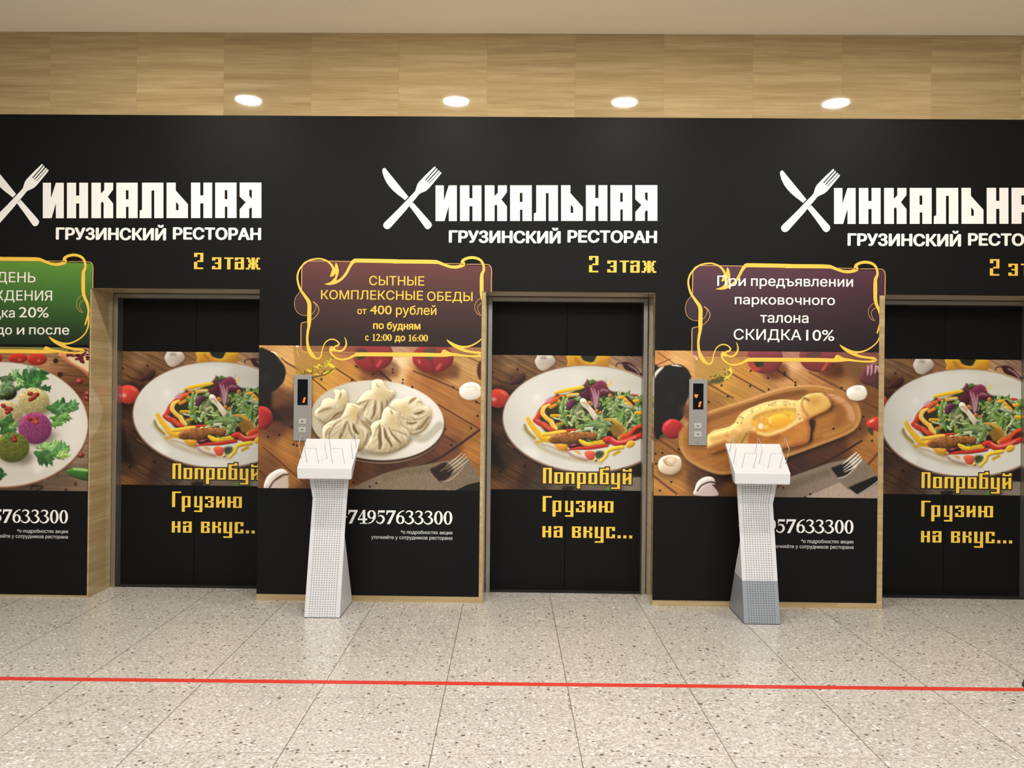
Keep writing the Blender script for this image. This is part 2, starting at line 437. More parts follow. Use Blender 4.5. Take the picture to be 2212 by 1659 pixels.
def glyphs(body, space=1.0):                            # text as flat quads: the union of its (often overlapping) outlines
    c = bpy.data.curves.new('t', 'FONT'); c.body = body; c.size = 1.0; c.resolution_u = 4; c.space_character = space; c.fill_mode = 'NONE'
    o = bpy.data.objects.new('t', c); COL.objects.link(o); bpy.context.view_layer.update()
    me = o.to_mesh(); v = np.array([p.co[:2] for p in me.vertices], float).reshape(-1, 2); ed = np.array([tuple(e.vertices) for e in me.edges])
    o.to_mesh_clear(); bpy.data.objects.remove(o); bpy.data.curves.remove(c)
    root = list(range(len(v)))
    def find(k):
        while root[k] != k: k = root[k]
        return k
    for a, b in ed: root[find(a)] = find(b)
    lab = np.array([find(k) for k in range(len(v))]); boxes = []          # letters that do not overlap in x are filled apart
    for l in sorted(set(lab), key=lambda q: v[lab == q, 0].min()):
        x0, x1 = v[lab == l, 0].min(), v[lab == l, 0].max()
        if boxes and x0 < boxes[-1][1]: boxes[-1][1] = max(boxes[-1][1], x1); boxes[-1][2].append(l)
        else: boxes.append([x0, x1, [l]])
    V, Fq = [], []
    for _, _, ls in boxes:
        E = [(v[a], v[b]) for a, b in ed if lab[a] in ls and v[a][1] != v[b][1]]
        ys = {round(float(q[1]), 6) for e in E for q in e}
        for m in range(len(E)):
            for n in range(m):
                (p, q), (r, t) = E[m], E[n]; d1 = q - p; d2 = t - r; den = d1[0] * d2[1] - d1[1] * d2[0]
                if abs(den) < 1e-12: continue
                w = r - p; k1 = (w[0] * d2[1] - w[1] * d2[0]) / den; k2 = (w[0] * d1[1] - w[1] * d1[0]) / den
                if 0 < k1 < 1 and 0 < k2 < 1: ys.add(round(float(p[1] + k1 * d1[1]), 6))
        ys = sorted(ys)
        for lo, hi in zip(ys, ys[1:]):
            if hi - lo < 1e-5: continue
            mid = (lo + hi) / 2; row = []
            for p, q in E:
                if min(p[1], q[1]) < mid < max(p[1], q[1]):
                    f = lambda y: p[0] + (y - p[1]) / (q[1] - p[1]) * (q[0] - p[0])
                    row.append((f(mid), f(lo), f(hi), 1 if q[1] > p[1] else -1))
            row.sort(); wind = 0; st = None
            for xm, xl, xh, sg in row:
                if wind == 0: st = (xl, xh)
                wind += sg
                if wind == 0:
                    k = len(V); V += [(st[0], lo), (xl, lo), (xh, hi), (st[1], hi)]; Fq.append((k, k + 1, k + 2, k + 3))
    return np.array(V), Fq
_cap = {}
def text(fl, body, x0, x1, zb, zt, ref='Н', bold=0.0, space=1.0, right=None):
    """Set body so that it spans x0..x1 and the height of the letter ref spans zb..zt; bold thickens the strokes."""
    if ref not in _cap: r = glyphs(ref)[0]; _cap[ref] = (r[:, 1].min(), r[:, 1].max())
    lo, hi = _cap[ref]; v, f = glyphs(body, space)
    sz = (zt - zb) / (hi - lo); X0, X1 = v[:, 0].min(), v[:, 0].max(); e = bold * sz
    sx = (x1 - x0 - 2 * e) / (X1 - X0) if x0 is not None else sz * (right or 1.0)
    if x0 is None: x0 = x1 - sx * (X1 - X0) - 2 * e
    k = (zt - zb - 1.2 * e) / (zt - zb)
    for q in range(8 if bold else 1):
        ox, oz = (e * math.cos(q * .785), .6 * e * math.sin(q * .785)) if bold else (0, 0)
        fl.step(); fl.step()
        for n, t in enumerate(f):
            g = fl.bm.faces.new([fl.bm.verts.new((x0 + e + ox + (v[i][0] - X0) * sx, fl.Y, zb + .6 * e + oz + (v[i][1] - lo) * sz * k)) for i in t]); g.material_index = fl.mi
def picture(name, art, Y, mat, parent, c0=0, c1=None):  # painted grid -> coloured mesh
    img = np.clip(art.img, 0, 1)[:, c0:c1]; g = img.mean(-1, keepdims=True); img = np.clip(g + (img - g) * .9, 0, 1) ** 1.05; H, W = img.shape[:2]
    xs = art.X0 + (np.arange(W + 1) + c0) / DENS; zs = art.Z1 - np.arange(H + 1) / DENS
    V = np.zeros((H + 1, W + 1, 3)); V[..., 0] = xs[None]; V[..., 1] = Y; V[..., 2] = zs[:, None]
    ii = np.arange((H + 1) * (W + 1)).reshape(H + 1, W + 1)
    q = np.stack([ii[:-1, :-1], ii[1:, :-1], ii[1:, 1:], ii[:-1, 1:]], -1).reshape(-1, 4)
    me = bpy.data.meshes.new(name); n = len(q)
    me.vertices.add(V.size // 3); me.vertices.foreach_set('co', V.ravel())
    me.loops.add(n * 4); me.loops.foreach_set('vertex_index', q.ravel().astype(np.int32))
    me.polygons.add(n); me.polygons.foreach_set('loop_start', (np.arange(n) * 4).astype(np.int32))
    me.update(calc_edges=True)
    pad = np.pad(img, ((0, 1), (0, 1), (0, 0)), mode='edge')
    corner = (pad[:, :] + np.roll(pad, 1, 0) + np.roll(pad, 1, 1) + np.roll(np.roll(pad, 1, 0), 1, 1)) / 4
    corner[0] = pad[0]; corner[:, 0] = pad[:, 0]
    lc = np.where(corner <= .04045, corner / 12.92, ((corner + .055) / 1.055) ** 2.4)
    ca = me.color_attributes.new('print_colour', 'FLOAT_COLOR', 'POINT')
    ca.data.foreach_set('color', np.concatenate([lc, np.ones(lc.shape[:2] + (1,))], -1).ravel().astype(np.float32))
    me.materials.append(mat)
    return link(name, me, parent)
# ---------------------------------------------------------------- the place: wall with three lift niches, floor, ceiling
OPEN = [(-2.975, -1.818), (-0.272, 0.877), (2.424, 3.600)]
LINT = 2.118
bm = bmesh.new()
edges = [-7.0] + [v for o in OPEN for v in o] + [7.0]
for i in range(0, len(edges), 2): bx(bm, edges[i], edges[i + 1], 0.0, 0.62, 0.0, LINT)
bx(bm, -7.0, 7.0, 0.0, 0.62, LINT, CEIL)
struct(to_obj('wall_back', bm, M['stone']))
bm = bmesh.new(); bx(bm, -7.0, 7.0, -12.0, 0.62, -.06, 0.0); struct(to_obj('floor', bm, M['floor']))
bm = bmesh.new(); bx(bm, -7.0, 7.0, -12.0, 0.62, CEIL, CEIL + .06); struct(to_obj('ceiling', bm, M['ceiling']))
TINT = (112, 52, 56)
def paint_dumplings(X0, X1, Z0, Z1):
    a = Art(X0, X1, Z0, Z1, 0.0)
    a.view(540, 740, .23508)
    a.field([(130,40,(205,150,85)),(350,120,(216,168,98)),(330,300,(205,150,80)),(250,520,(110,70,45)),(300,650,(62,40,32)),(200,800,(105,62,40)),
        (120,930,(150,95,45)),(350,950,(178,118,55)),(420,1150,(170,110,50)),(150,1150,(120,75,40)),(700,330,(208,152,62)),(900,330,(200,140,58)),
        (1130,330,(140,85,48)),(1340,180,(240,208,160)),(1380,300,(220,178,118)),(1500,330,(185,122,62)),(1650,330,(165,105,50)),(1900,330,(190,142,82)),
        (2000,180,(195,150,88)),(1800,480,(172,112,55)),(1950,620,(168,112,58)),(1850,760,(155,95,50)),(2050,820,(150,100,48)),(1850,950,(112,70,45)),
        (1600,1050,(92,58,40)),(2060,1000,(178,116,48)),(1300,1180,(70,45,32)),(1000,1200,(92,58,40)),(850,1250,(150,95,45)),(600,1330,(100,60,40)),(1000,60,(170,100,70)),(2060,1200,(150,96,45))])
    a.grain(.49, .28, seed=3); a.grain(.49, .12, fl=.03, fw=.9, seed=8)
    gap = (86, 44, 30)
    for p, w in (("330,180 450,250",14),("560,320 700,435",12),("780,230 1100,440",13),("1160,240 1290,350",22),("1500,260 1860,410 2110,560",13),("2000,130 2110,180",10),
                 ("1730,570 2115,795",13),("1450,880 1700,1060",16),("1760,840 1890,915",15),("1240,1130 1320,1210",18),("1560,1020 1700,1095",15),("100,640 420,800",16),("120,960 560,1340",12),("90,1170 200,1330",12)):
        a.stroke(p, w, gap, soft=1.2, alpha=.85)
    for p, w in (("2110,800 1700,1080 1330,1180",20),("330,180 290,140",8),("1250,560 1330,520",1)):
        a.stroke(p, w, (52, 30, 24), soft=1.5, alpha=.9)
    # peppers, oil glass, pot, tomato, onion
    for cx, cy, rx, ry in ((1130,110,185,150),(1680,140,190,135)):
        a.multiply([(cx-rx*.8,cy+ry*.6),(cx+rx*1.0,cy+ry*.3),(cx+rx*1.2,cy+ry*1.35),(cx,cy+ry*1.3)], (120,80,60), soft=6, alpha=.7)
        a.ell(cx, cy, rx, ry, (150,42,44), bulge=14, amt=.5, dark=(92,24,28))
        a.stroke([(cx-20,cy+20),(cx,cy+ry*.6),(cx-8,cy+ry*.95)], 26, (118,28,32), soft=4, alpha=.7)
        a.stroke([(cx+70,cy+60),(cx+40,cy+100)], 26, (205,80,80), soft=3, alpha=.8)
        a.stroke([(cx-130,cy+25),(cx-125,cy+40)], 20, (215,120,120), soft=3, alpha=.8)
    a.shape("975,60 1070,60 1060,130 1000,160 985,150", (62,70,42), soft=1, tex=.3)
    a.shape("1600,60 1710,55 1690,130 1640,165 1605,130", (82,78,50), soft=1, tex=.3)
    a.shape("395,20 420,290 520,318 560,325 690,290 775,230 760,20", (170,128,54), soft=1.2, alpha=.72, smooth=False)
    rs = np.random.RandomState(4)
    for i in range(150):
        x = rs.uniform(420, 765); y = rs.uniform(120, 300)
        if y < 300 - (x - 400) * .45: continue
        c = [(232,214,40),(200,178,40),(246,232,70),(120,104,22),(84,76,24)][rs.randint(5)]
        a.ell(x, min(y, 312 - max(0, x - 600) * .42), rs.uniform(5, 17), rs.uniform(4, 9), c, rot=rs.uniform(-1, .6), n=9, soft=.5, alpha=.85)
    a.stroke("720,190 765,220 760,255 680,290", 20, (238,224,40), soft=1, alpha=.9)
    a.stroke("560,322 690,292 770,240", 12, (70,56,24), soft=1, alpha=.8)
    a.stroke("430,60 445,130", 4, (240,235,220), soft=1, alpha=.7); a.ell(435, 32, 14, 9, (240,238,230))
    a.shape("80,60 170,70 225,100 275,160 312,210 328,262 322,310 300,370 240,430 190,470 180,580 90,600 80,300", (27,27,23), soft=.8)
    a.shape("80,470 200,470 205,600 300,700 90,700", (36,28,24), soft=4, alpha=.8)
    a.ell(140, 330, 60, 40, (44,44,34), soft=6, alpha=.7)
    a.stroke("190,80 230,95 255,125", 14, (250,248,240), soft=1.5, alpha=.95, taper=[.4,1,.3])
    a.ell(110, 690, 98, 108, (160,42,38), bulge=12, amt=.6, dark=(84,22,24)); a.stroke("130,605 185,640", 14, (205,90,60), soft=2, alpha=.7)
    a.ell(2125, 255, 40, 90, (84,32,36), soft=1); a.ell(2110, 755, 12, 40, (200,70,60), soft=1)
    # plate
    a.ell(1172, 742, 622, 372, (40,24,20), rot=.07, soft=1.0)
    a.ell(1172, 738, 618, 371, (176,140,110), rot=.07, soft=.6)
    a.ell(1172, 733, 617, 366, (58,38,30), rot=.07, soft=.6)
    a.ell(1168, 712, 615, 366, (214,210,198), rot=.07, soft=.7)
    a.setclip([(1168 + 612*math.cos(t)*.9976 - 363*math.sin(t)*.07, 712 + 612*math.cos(t)*.07 + 363*math.sin(t)) for t in np.linspace(0, 2*math.pi, 40, endpoint=False)])
    a.ell(1480, 690, 300, 330, (234,232,226), soft=16, alpha=.9)
    a.ell(640, 700, 210, 200, (196,186,160), soft=16, alpha=.9)
    a.ell(760, 430, 170, 80, (190,184,172), soft=16, alpha=.6)
    a.ell(1150, 720, 420, 250, (206,200,182), soft=20, alpha=.6)
    a.stroke("1480,860 1600,880 1740,760", 70, (150,140,112), soft=6, alpha=.5)
    a.stroke("640,650 680,740 780,900", 60, (168,152,118), soft=8, alpha=.5)
    a.stroke("1040,1010 1250,1020 1470,900", 50, (150,140,115), soft=7, alpha=.6)
    a.setclip(None)
    # dumplings
    a.view(650, 800, .14467)
    dough, dk = (212, 200, 166), (132, 108, 70)
    def dumpling(out, creases, lights, neck=None):
        o = fnum(out)
        a.multiply(o + np.array([10, 14]), (150, 130, 100), soft=4, alpha=.6)
        a.shape(o, dough, bulge=17, amt=.42, dark=dk, tex=.02, soft=.5, lo=.45)
        a.setclip(o)
        if neck:
            cx, cy = neck[0], neck[1]; low = [q for q in spline(o, True, 3) if q[1] > cy + 40]
            for q in low[::4]:
                d = q - np.array([cx, cy]); s = [np.array([cx, cy]) + d * t + np.array([d[1], -d[0]]) * .06 * math.sin(t * 3) for t in (.28, .5, .72, .9)]
                a.stroke(s, 26, (140, 116, 78), soft=4.5, alpha=.34, taper=[.3, 1, 1, .5]); a.stroke([p + np.array([22, 2]) for p in s], 20, (236, 227, 200), soft=4.0, alpha=.4, taper=[.3, 1, 1, .4])
            a.ell(*neck, (206, 182, 122), soft=7, alpha=.75)
        for p, w, al in creases: a.stroke(p, w, (112, 86, 50), soft=2.6, alpha=min(.95, al * 1.15), taper=[.3, 1, 1, .5])
        for p, w, al in lights: a.stroke(p, w, (240, 232, 208), soft=2.6, alpha=al, taper=[.4, 1, .8, .3])
        a.setclip(None)
    dumpling("205,620 240,570 290,530 320,450 370,415 430,410 490,430 510,380 500,330 485,310 520,280 560,285 590,300 620,280 655,285 690,340 705,420 715,480 690,560 600,660 540,720 480,740 400,780 340,790 260,730 210,670",
        [("250,640 330,590 450,560",46,.45),("460,720 520,660 600,620",30,.8),("590,320 592,370 570,420",22,.6),("640,520 620,640",24,.5),("260,720 340,770",20,.6),("520,560 480,580",14,.4)],
        [("250,590 380,530 500,510",20,.7),("540,300 530,380",16,.7),("640,300 660,380",20,.7),("370,440 430,440",30,.6)], (610,470,60,70))
    dumpling("830,500 870,420 930,340 1000,295 1055,290 1050,200 1075,145 1150,128 1220,150 1260,220 1310,290 1370,290 1410,330 1400,390 1360,430 1300,500 1260,600 1220,700 1150,770 1080,830 1000,820 960,760 940,650 930,560",
        [("1030,430 970,520 930,620",26,.5),("1115,450 1105,540 1085,660 1050,720",34,.7),("1200,460 1210,560 1195,680",30,.65),("1280,430 1290,520 1240,620",34,.45),("1000,440 900,480 840,500",26,.5),("1130,180 1140,230 1180,250",14,.5),("1290,300 1330,330",14,.5),("960,700 1010,780 1100,800",60,.35)],
        [("1070,450 1050,560 1010,660",24,.7),("1155,460 1160,560 1150,680",24,.7),("1080,170 1090,250",22,.7),("960,340 1010,320",30,.6),("1270,240 1295,310",18,.8),("1200,170 1220,220",20,.6)], (1200,370,110,75))
    dumpling("1330,520 1380,440 1450,420 1500,420 1560,385 1640,375 1700,400 1770,430 1830,520 1900,540 1950,620 1940,720 1890,830 1800,920 1700,960 1620,930 1570,870 1490,790 1460,700 1400,600",
        [("1610,490 1660,440 1720,410",44,.6),("1720,470 1780,470 1840,520",30,.35),("1690,645 1770,635 1830,605",36,.85),("1610,690 1740,722 1880,660",12,.5),("1580,780 1650,790 1720,775",26,.85),("1720,880 1820,820 1900,700",56,.55),("1480,690 1590,730 1760,740",12,.4),("1600,930 1700,955",20,.5)],
        [("1620,545 1700,490 1740,430",26,.8),("1640,600 1740,560 1860,560",30,.7),("1640,660 1760,700 1890,640",20,.5),("1560,830 1680,840 1760,780",40,.5),("1400,450 1480,450",30,.6),("1660,930 1800,880 1920,720",16,.6)], (1560,590,90,70))
    dumpling("320,960 330,850 400,780 480,740 590,700 640,620 680,520 700,485 780,490 850,520 930,530 930,580 890,660 880,720 960,760 1040,830 1075,890 1060,930 1010,970 1000,1010 960,1100 900,1190 830,1210 700,1230 500,1220 350,1120",
        [("600,740 500,810 440,900 410,1010",30,.55),("690,760 640,860 600,960 580,1020",50,.6),("700,760 720,860 760,960 800,1010",24,.5),("780,800 800,880 850,940",50,.85),("890,740 960,800 1060,900",60,.45),("430,850 380,920 370,1000",26,.5),("840,1060 845,1110",34,.7),("860,620 850,720 830,800",40,.3),("990,960 970,1100",30,.4),("760,520 840,560",14,.35)],
        [("650,720 620,820 610,940",26,.6),("560,740 480,800 440,900",22,.6),("740,760 760,870 830,990",26,.6),("870,820 960,900 940,1050",40,.7),("700,510 680,600",20,.6),("400,800 350,880",22,.7)], (800,640,90,110))
    dumpling("955,1140 1000,1040 1060,960 1040,830 1100,760 1190,730 1210,650 1240,580 1290,540 1350,570 1420,610 1460,640 1470,740 1500,830 1580,880 1620,960 1610,1060 1560,1130 1450,1190 1330,1225 1180,1240 1050,1220 980,1180",
        [("1190,770 1120,900 1060,1050",20,.45),("1175,820 1180,980 1190,1080 1170,1160",62,.75),("1240,860 1270,980 1350,1110",46,.75),("1340,1090 1350,1130",70,.7),("1310,850 1360,950 1470,1060 1500,1090",26,.75),("1360,880 1450,915 1570,960",18,.6),("1340,590 1360,640",40,.7),("1010,960 990,1040 970,1120",40,.5),("1430,1060 1480,1120",30,.5),("1040,960 1010,1060",16,.4)],
        [("1270,580 1230,680 1200,800",34,.7),("1110,800 1080,960 1040,1140",26,.6),("1220,860 1220,1000 1230,1160",34,.8),("1290,870 1340,980 1430,1090",28,.7),("1400,900 1500,960 1580,1020",24,.5),("1400,640 1420,760",30,.6),("1100,1200 1300,1200",26,.5)], (1380,760,70,110))
    # garnish
    a.view(540, 740, .23508)
    a.ell(2020, 470, 96, 68, (120,84,50), soft=5, alpha=.6)
    a.shape("1920,450 1935,405 1985,370 2045,362 2100,385 2125,430 2115,490 2070,520 2000,525 1945,500", (232,224,214), bulge=12, amt=.4, dark=(176,160,146))
    a.stroke("1990,410 2050,400 2080,430", 14, (206,194,180), soft=2, alpha=.7)
    a.shape("130,1345 135,1280 170,1215 240,1170 300,1158 345,1190 355,1230 310,1225 250,1260 200,1340", (226,212,202), bulge=8, amt=.4, dark=(150,128,118))
    a.shape("200,1345 240,1270 330,1225 352,1260 340,1345", (206,186,172), soft=.6)
    a.stroke("180,1330 220,1270 300,1215 350,1210", 14, (70,42,34), soft=1.2, alpha=.9)
    a.shape("870,1350 1000,1300 1230,1200 1420,1150 1660,1110 1990,1050 2110,1230 2120,1370 870,1370", (132,116,94), smooth=False, soft=.8)
    a.stroke("1240,1240 1400,1190 1640,1160", 60, (112,94,72), soft=9, alpha=.6)
    a.shape("1660,1118 1690,1190 1760,1275 1830,1350 1880,1360 2120,1290 2100,1220 2000,1060 1830,1080", (124,108,88), smooth=False, soft=.8)
    rs = np.random.RandomState(2); n = vnoise(a.xx * .9, a.yy * .25, 31) - .5
    m = a.mask(a.P("870,1350 1230,1200 1660,1110 1990,1050 2110,1230 2120,1370 870,1370"), 2); a.img[m[1]] *= (1 + .22 * n[m[1]] * m[0])[..., None]
    a.shape("1655,1170 1700,1140 1790,1100 1860,1150 1850,1210 1780,1270 1740,1275", (46,32,26), soft=1)
    for p in ("1800,1130 1880,1070 1950,1010","1800,1165 1900,1090 1975,1022","1815,1185 1920,1110 1990,1045","1850,1200 1940,1130 2012,1072"):
        a.stroke(p, 9, (226,208,184), soft=.7, taper=[.3,1,.5])
    a.stroke("1745,1275 1820,1265 1900,1210 1960,1140", 7, (206,186,160), soft=.7, taper=[.6,1,.6])
    a.stroke("1750,1180 1830,1120", 12, (120,108,84), soft=1.5, alpha=.8)
    a.shape("1870,1362 2010,1300 2120,1275 2125,1375 1870,1375", (18,18,16), smooth=False)
    a.dots("655,335 935,345 1490,408 1865,408 2080,545 2090,672 2030,785 1795,795 950,1285 1100,1320 1160,1290 165,865 268,848 400,935 430,945 385,770 1130,290 1850,940", 10.5, (28,18,14))
    a.dots("1310,245 1312,270 1405,340 1402,370 970,215 985,225", 9, (36,24,18))
    # badge tint over the top of the print
    a.view(0, 0, 1.0)
    a.shape([(651,700),(1041,700),(1041,768),(700,763),(651,757)], TINT, alpha=.42, smooth=False)
    return a
def paint_bread(X0, X1, Z0, Z1):
    a = Art(X0, X1, Z0, Z1, 0.0)
    a.view(1400, 740, .23508)
    a.field([(90,110,(205,140,75)),(250,200,(224,172,104)),(330,300,(212,158,90)),(420,560,(205,150,88)),(380,620,(190,135,75)),(700,380,(206,152,62)),(900,300,(196,138,58)),
        (1000,420,(190,138,68)),(800,470,(190,140,62)),(620,560,(160,110,52)),(1150,280,(170,112,58)),(1320,190,(222,176,128)),(1250,320,(205,150,92)),(1420,330,(190,138,82)),
        (1500,360,(180,122,66)),(1750,330,(152,98,50)),(1900,230,(140,98,58)),(1800,420,(180,126,66)),(2000,350,(120,84,50)),(2080,560,(120,76,40)),(1960,800,(110,70,42)),(2080,850,(190,130,62)),(2020,950,(165,108,52)),
        (1700,950,(84,54,40)),(1500,1050,(80,50,38)),(1400,1130,(66,42,34)),(1350,1000,(70,44,34)),(150,680,(60,40,28)),(90,800,(70,45,30)),(180,950,(150,100,52)),(100,980,(150,98,48)),(300,1180,(170,112,52)),(90,1250,(186,132,66)),(250,1300,(186,130,62)),
        (380,1130,(120,78,42)),(420,1210,(90,58,38)),(650,1260,(60,38,28)),(720,1330,(110,72,36)),(700,1240,(56,34,26))])
    a.grain(.5, .26, seed=13); a.grain(.5, .12, fl=.03, fw=.9, seed=18)
    gap = (96, 50, 32)
    for p, w in (("90,90 400,310",8),("740,270 1100,475",13),("540,370 780,510",13),("1170,240 1330,350",15),("1480,270 1820,450",13),("1880,500 2120,610",12),("60,865 350,1060",13),("50,1225 260,1390",18),("1520,980 1700,1090",18),("1760,850 1830,890",14),("1270,1100 1420,1190",16),("600,1290 700,1390",10),("60,215 200,150",9)):
        a.stroke(p, w, gap, soft=1.2, alpha=.8)
    a.stroke("2115,1010 2000,1140", 20, (110,60,34), soft=1.4); a.stroke("1960,900 1680,1070 1400,1200", 18, (58,34,26), soft=1.4)
    a.shape("1700,270 1880,130 1990,190 2010,380 1880,330", (110,72,44), soft=9, alpha=.6)
    for cx, cy, rx, ry in ((1070,140,165,145),(1560,130,175,140)):
        a.multiply([(cx+rx*.1,cy+ry*.7),(cx+rx*1.1,cy+ry*.3),(cx+rx*1.25,cy+ry*1.3),(cx+20,cy+ry*1.25)], (120,84,64), soft=6, alpha=.7)
        a.ell(cx, cy, rx, ry, (132,54,54), bulge=13, amt=.45, dark=(84,36,38))
    a.shape("930,170 1000,190 1040,230 990,265 945,245", (196,60,48), soft=1.5, alpha=.9); a.shape("970,170 1050,170 1050,215 1000,225", (44,62,38), soft=1, tex=.4)
    a.stroke("1640,190 1600,250", 24, (214,78,62), soft=3, alpha=.85); a.stroke("1480,120 1560,100", 60, (90,70,44), soft=3)
    a.shape("1940,330 1980,240 2040,190 2130,180 2130,420 2060,400 1980,380", (98,52,56), soft=1, bulge=10, amt=.4)
    for p in ("2020,220 2015,270 2010,300","2050,210 2050,260 2040,300","2090,215 2085,260 2075,280","2110,220 2115,270"): a.stroke(p, 22, (214,164,184), soft=1.5, alpha=.85, taper=[1,.8,.3])
    a.stroke("2060,190 2110,185", 18, (170,140,90), soft=1.2)
    a.shape("415,60 428,315 545,332 560,372 640,360 752,318 765,230 755,60", (178,138,66), soft=1.2, alpha=.75, smooth=False)
    rs = np.random.RandomState(9)
    for i in range(120):
        x = rs.uniform(540, 760); y = rs.uniform(225, 375)
        if y > 385 - max(0, x - 620) * .42 or y < 330 - max(0, x - 540) * .55: continue
        c = [(226,218,50),(190,170,40),(240,232,90),(110,92,30),(84,70,28)][rs.randint(5)]
        a.ell(x, y, rs.uniform(5, 18), rs.uniform(3, 8), c, rot=rs.uniform(-.8, .3), n=9, soft=.5, alpha=.85)
    a.shape("550,355 690,310 700,345 640,375 565,378", (82,74,38), soft=1.5, alpha=.9)
    a.stroke("755,225 762,285 700,335", 13, (228,222,60), soft=.9); a.stroke("430,120 445,150", 20, (236,226,200), soft=1.5, alpha=.8)
    a.ell(450, 95, 38, 40, (190,130,150), soft=3, alpha=.7)
    a.shape("50,250 100,225 160,210 230,200 300,205 350,235 385,290 395,360 385,450 350,540 330,600 320,680 270,730 190,780 130,850 60,840", (24,24,22), soft=.9)
    a.shape("60,280 90,240 130,218 145,222 110,260 75,300 60,330", (222,220,214), soft=1.2); a.stroke("215,207 260,210 305,222", 13, (246,244,236), soft=1.2, taper=[.6,1,.3])
    a.ell(205, 510, 30, 60, (40,38,34), soft=6, alpha=.7, rot=.5)
    a.shape("290,600 360,560 380,700 330,690", (84,52,36), soft=4, alpha=.7)
    a.ell(222, 792, 96, 92, (170,40,40), bulge=12, amt=.55, dark=(84,24,28)); a.stroke("160,755 200,715", 18, (222,110,108), soft=2.5, alpha=.8)
    a.stroke("105,865 150,840 170,870", 9, (70,86,44), soft=.8)
    # oblong wooden board
    B = "276,880 285,820 340,755 440,690 560,636 750,575 900,530 1100,460 1250,418 1400,396 1550,398 1700,425 1820,470 1900,545 1940,630 1945,700 1905,780 1820,835 1700,885 1500,960 1300,1032 1100,1100 900,1165 760,1200 660,1205 560,1180 440,1125 340,1050 285,960"
    b = fnum(B); a.multiply(b * .98 + np.array([28, 52]), (70, 50, 42), soft=7, alpha=.8)
    a.shape(b + np.array([0, 12]), (112,70,34), soft=.8); a.shape(b, (184,128,66), soft=.8, tex=.04)
    c = np.array([1110, 800]); inn = (b - c) * np.array([.945, .91]) + c + np.array([0, 6])
    ip = a.P(inn); a.shape(inn, (168,108,50), soft=1.5)
    a.setclip(inn)
    a.stroke("400,760 560,680 900,572 1250,462 1420,430", 90, (148,92,44), soft=7, alpha=.9)
    a.stroke("300,840 300,930 400,1060 560,1130 700,1150", 46, (178,118,56), soft=5, alpha=.8)
    a.shape("700,560 1200,640 1700,560 1830,680 1700,830 1200,980 760,1120 480,1040 360,900", (178,118,54), soft=14, alpha=.7)
    a.stroke("1680,470 1790,520 1860,600 1880,680", 90, (214,158,116), soft=8, alpha=.8)
    a.stroke("1690,600 1760,640 1740,720", 90, (140,86,42), soft=9, alpha=.6)
    a.stroke("1620,860 1780,800 1880,740", 34, (196,140,72), soft=4, alpha=.7)
    g = a.clip.copy(); a.setclip(None); a.grain(-.33, .2, seed=23, mask=g); a.grain(-.33, .12, fl=.03, fw=1.0, seed=29, mask=g)
    a.stroke("340,755 440,690 560,636 750,575 900,530 1100,460 1250,418 1400,398 1550,400 1700,428", 22, (222,170,104), soft=2.0, alpha=.8, taper=[.5,1,1,.6])
    a.stroke("1830,478 1905,550 1938,630 1940,700 1900,780 1820,832 1700,882 1500,956 1300,1028 1100,1096", 26, (206,152,86), soft=2.2, alpha=.7)
    a.stroke("300,960 345,1052 445,1122 560,1172 660,1196 760,1190", 24, (206,152,84), soft=2.2, alpha=.65)
    a.stroke("420,760 600,690 900,590 1200,500 1420,450", 46, (120,72,34), soft=6, alpha=.55)
    # bread boat
    a.view(1500, 835, .14467)
    O = fnum("188,740 230,690 300,650 420,620 520,590 600,535 640,460 700,390 800,330 900,290 1000,250 1150,212 1300,190 1450,200 1560,200 1620,150 1700,112 1800,95 1900,95 1980,140 2030,210 2035,290 1980,350 1880,400 1740,465 1700,520 1725,620 1720,720 1700,810 1640,850 1500,890 1390,905 1250,935 1000,940 700,905 500,920 350,965 230,985 185,900")
    a.multiply(O * np.array([1.0, 1.0]) + np.array([30, 30]), (90,60,40), soft=6, alpha=.75)
    a.shape("1730,490 1800,500 1800,600 1760,700 1760,800 1700,830 1700,600", (44,30,24), soft=2, alpha=.85, tex=.4)
    a.shape(O, (240,196,118), bulge=18, amt=.5, dark=(152,90,38), tex=.07, tf=.12, soft=.6, seed=41)
    a.setclip(O)
    a.shape("800,670 930,690 1080,720 1260,680 1420,610 1560,540 1650,480 1740,560 1740,820 1500,900 1000,950 800,860", (196,124,54), soft=3, tex=.1, tf=.1, seed=45)
    a.shape("1130,740 1250,715 1290,760 1200,800 1120,790", (156,84,40), soft=5, alpha=.8); a.shape("800,700 900,690 1010,760 960,830 820,800", (176,100,48), soft=6, alpha=.7)
    a.stroke("1330,850 1500,760 1660,640", 120, (206,138,62), soft=9, alpha=.7); a.stroke("1690,830 1710,640 1690,500", 40, (160,90,40), soft=4, alpha=.6)
    a.stroke("190,960 330,900 450,860", 90, (150,84,38), soft=8, alpha=.85); a.stroke("260,780 420,760 600,690", 70, (214,158,80), soft=8, alpha=.7)
    a.shape("600,760 720,680 800,660 790,760 720,840 560,830", (190,152,70), soft=4, alpha=.8); a.stroke("780,690 720,800 700,850", 16, (120,84,40), soft=1.5, alpha=.7)
    a.shape("1700,120 1850,100 1960,150 2010,240 1960,330 1840,400 1730,440 1680,380 1650,260", (226,180,92), soft=5, alpha=.9)
    a.shape("1720,190 1830,170 1900,210 1830,260 1740,270", (196,136,54), soft=6, alpha=.7); a.stroke("1880,95 1990,150 2030,240", 26, (128,74,32), soft=2.5, alpha=.8, taper=[.4,1,.6])
    a.stroke("1630,170 1600,240 1620,340 1690,440", 40, (184,118,52), soft=4, alpha=.7); a.stroke("1540,230 1530,330 1550,430", 50, (248,216,140), soft=5, alpha=.9)
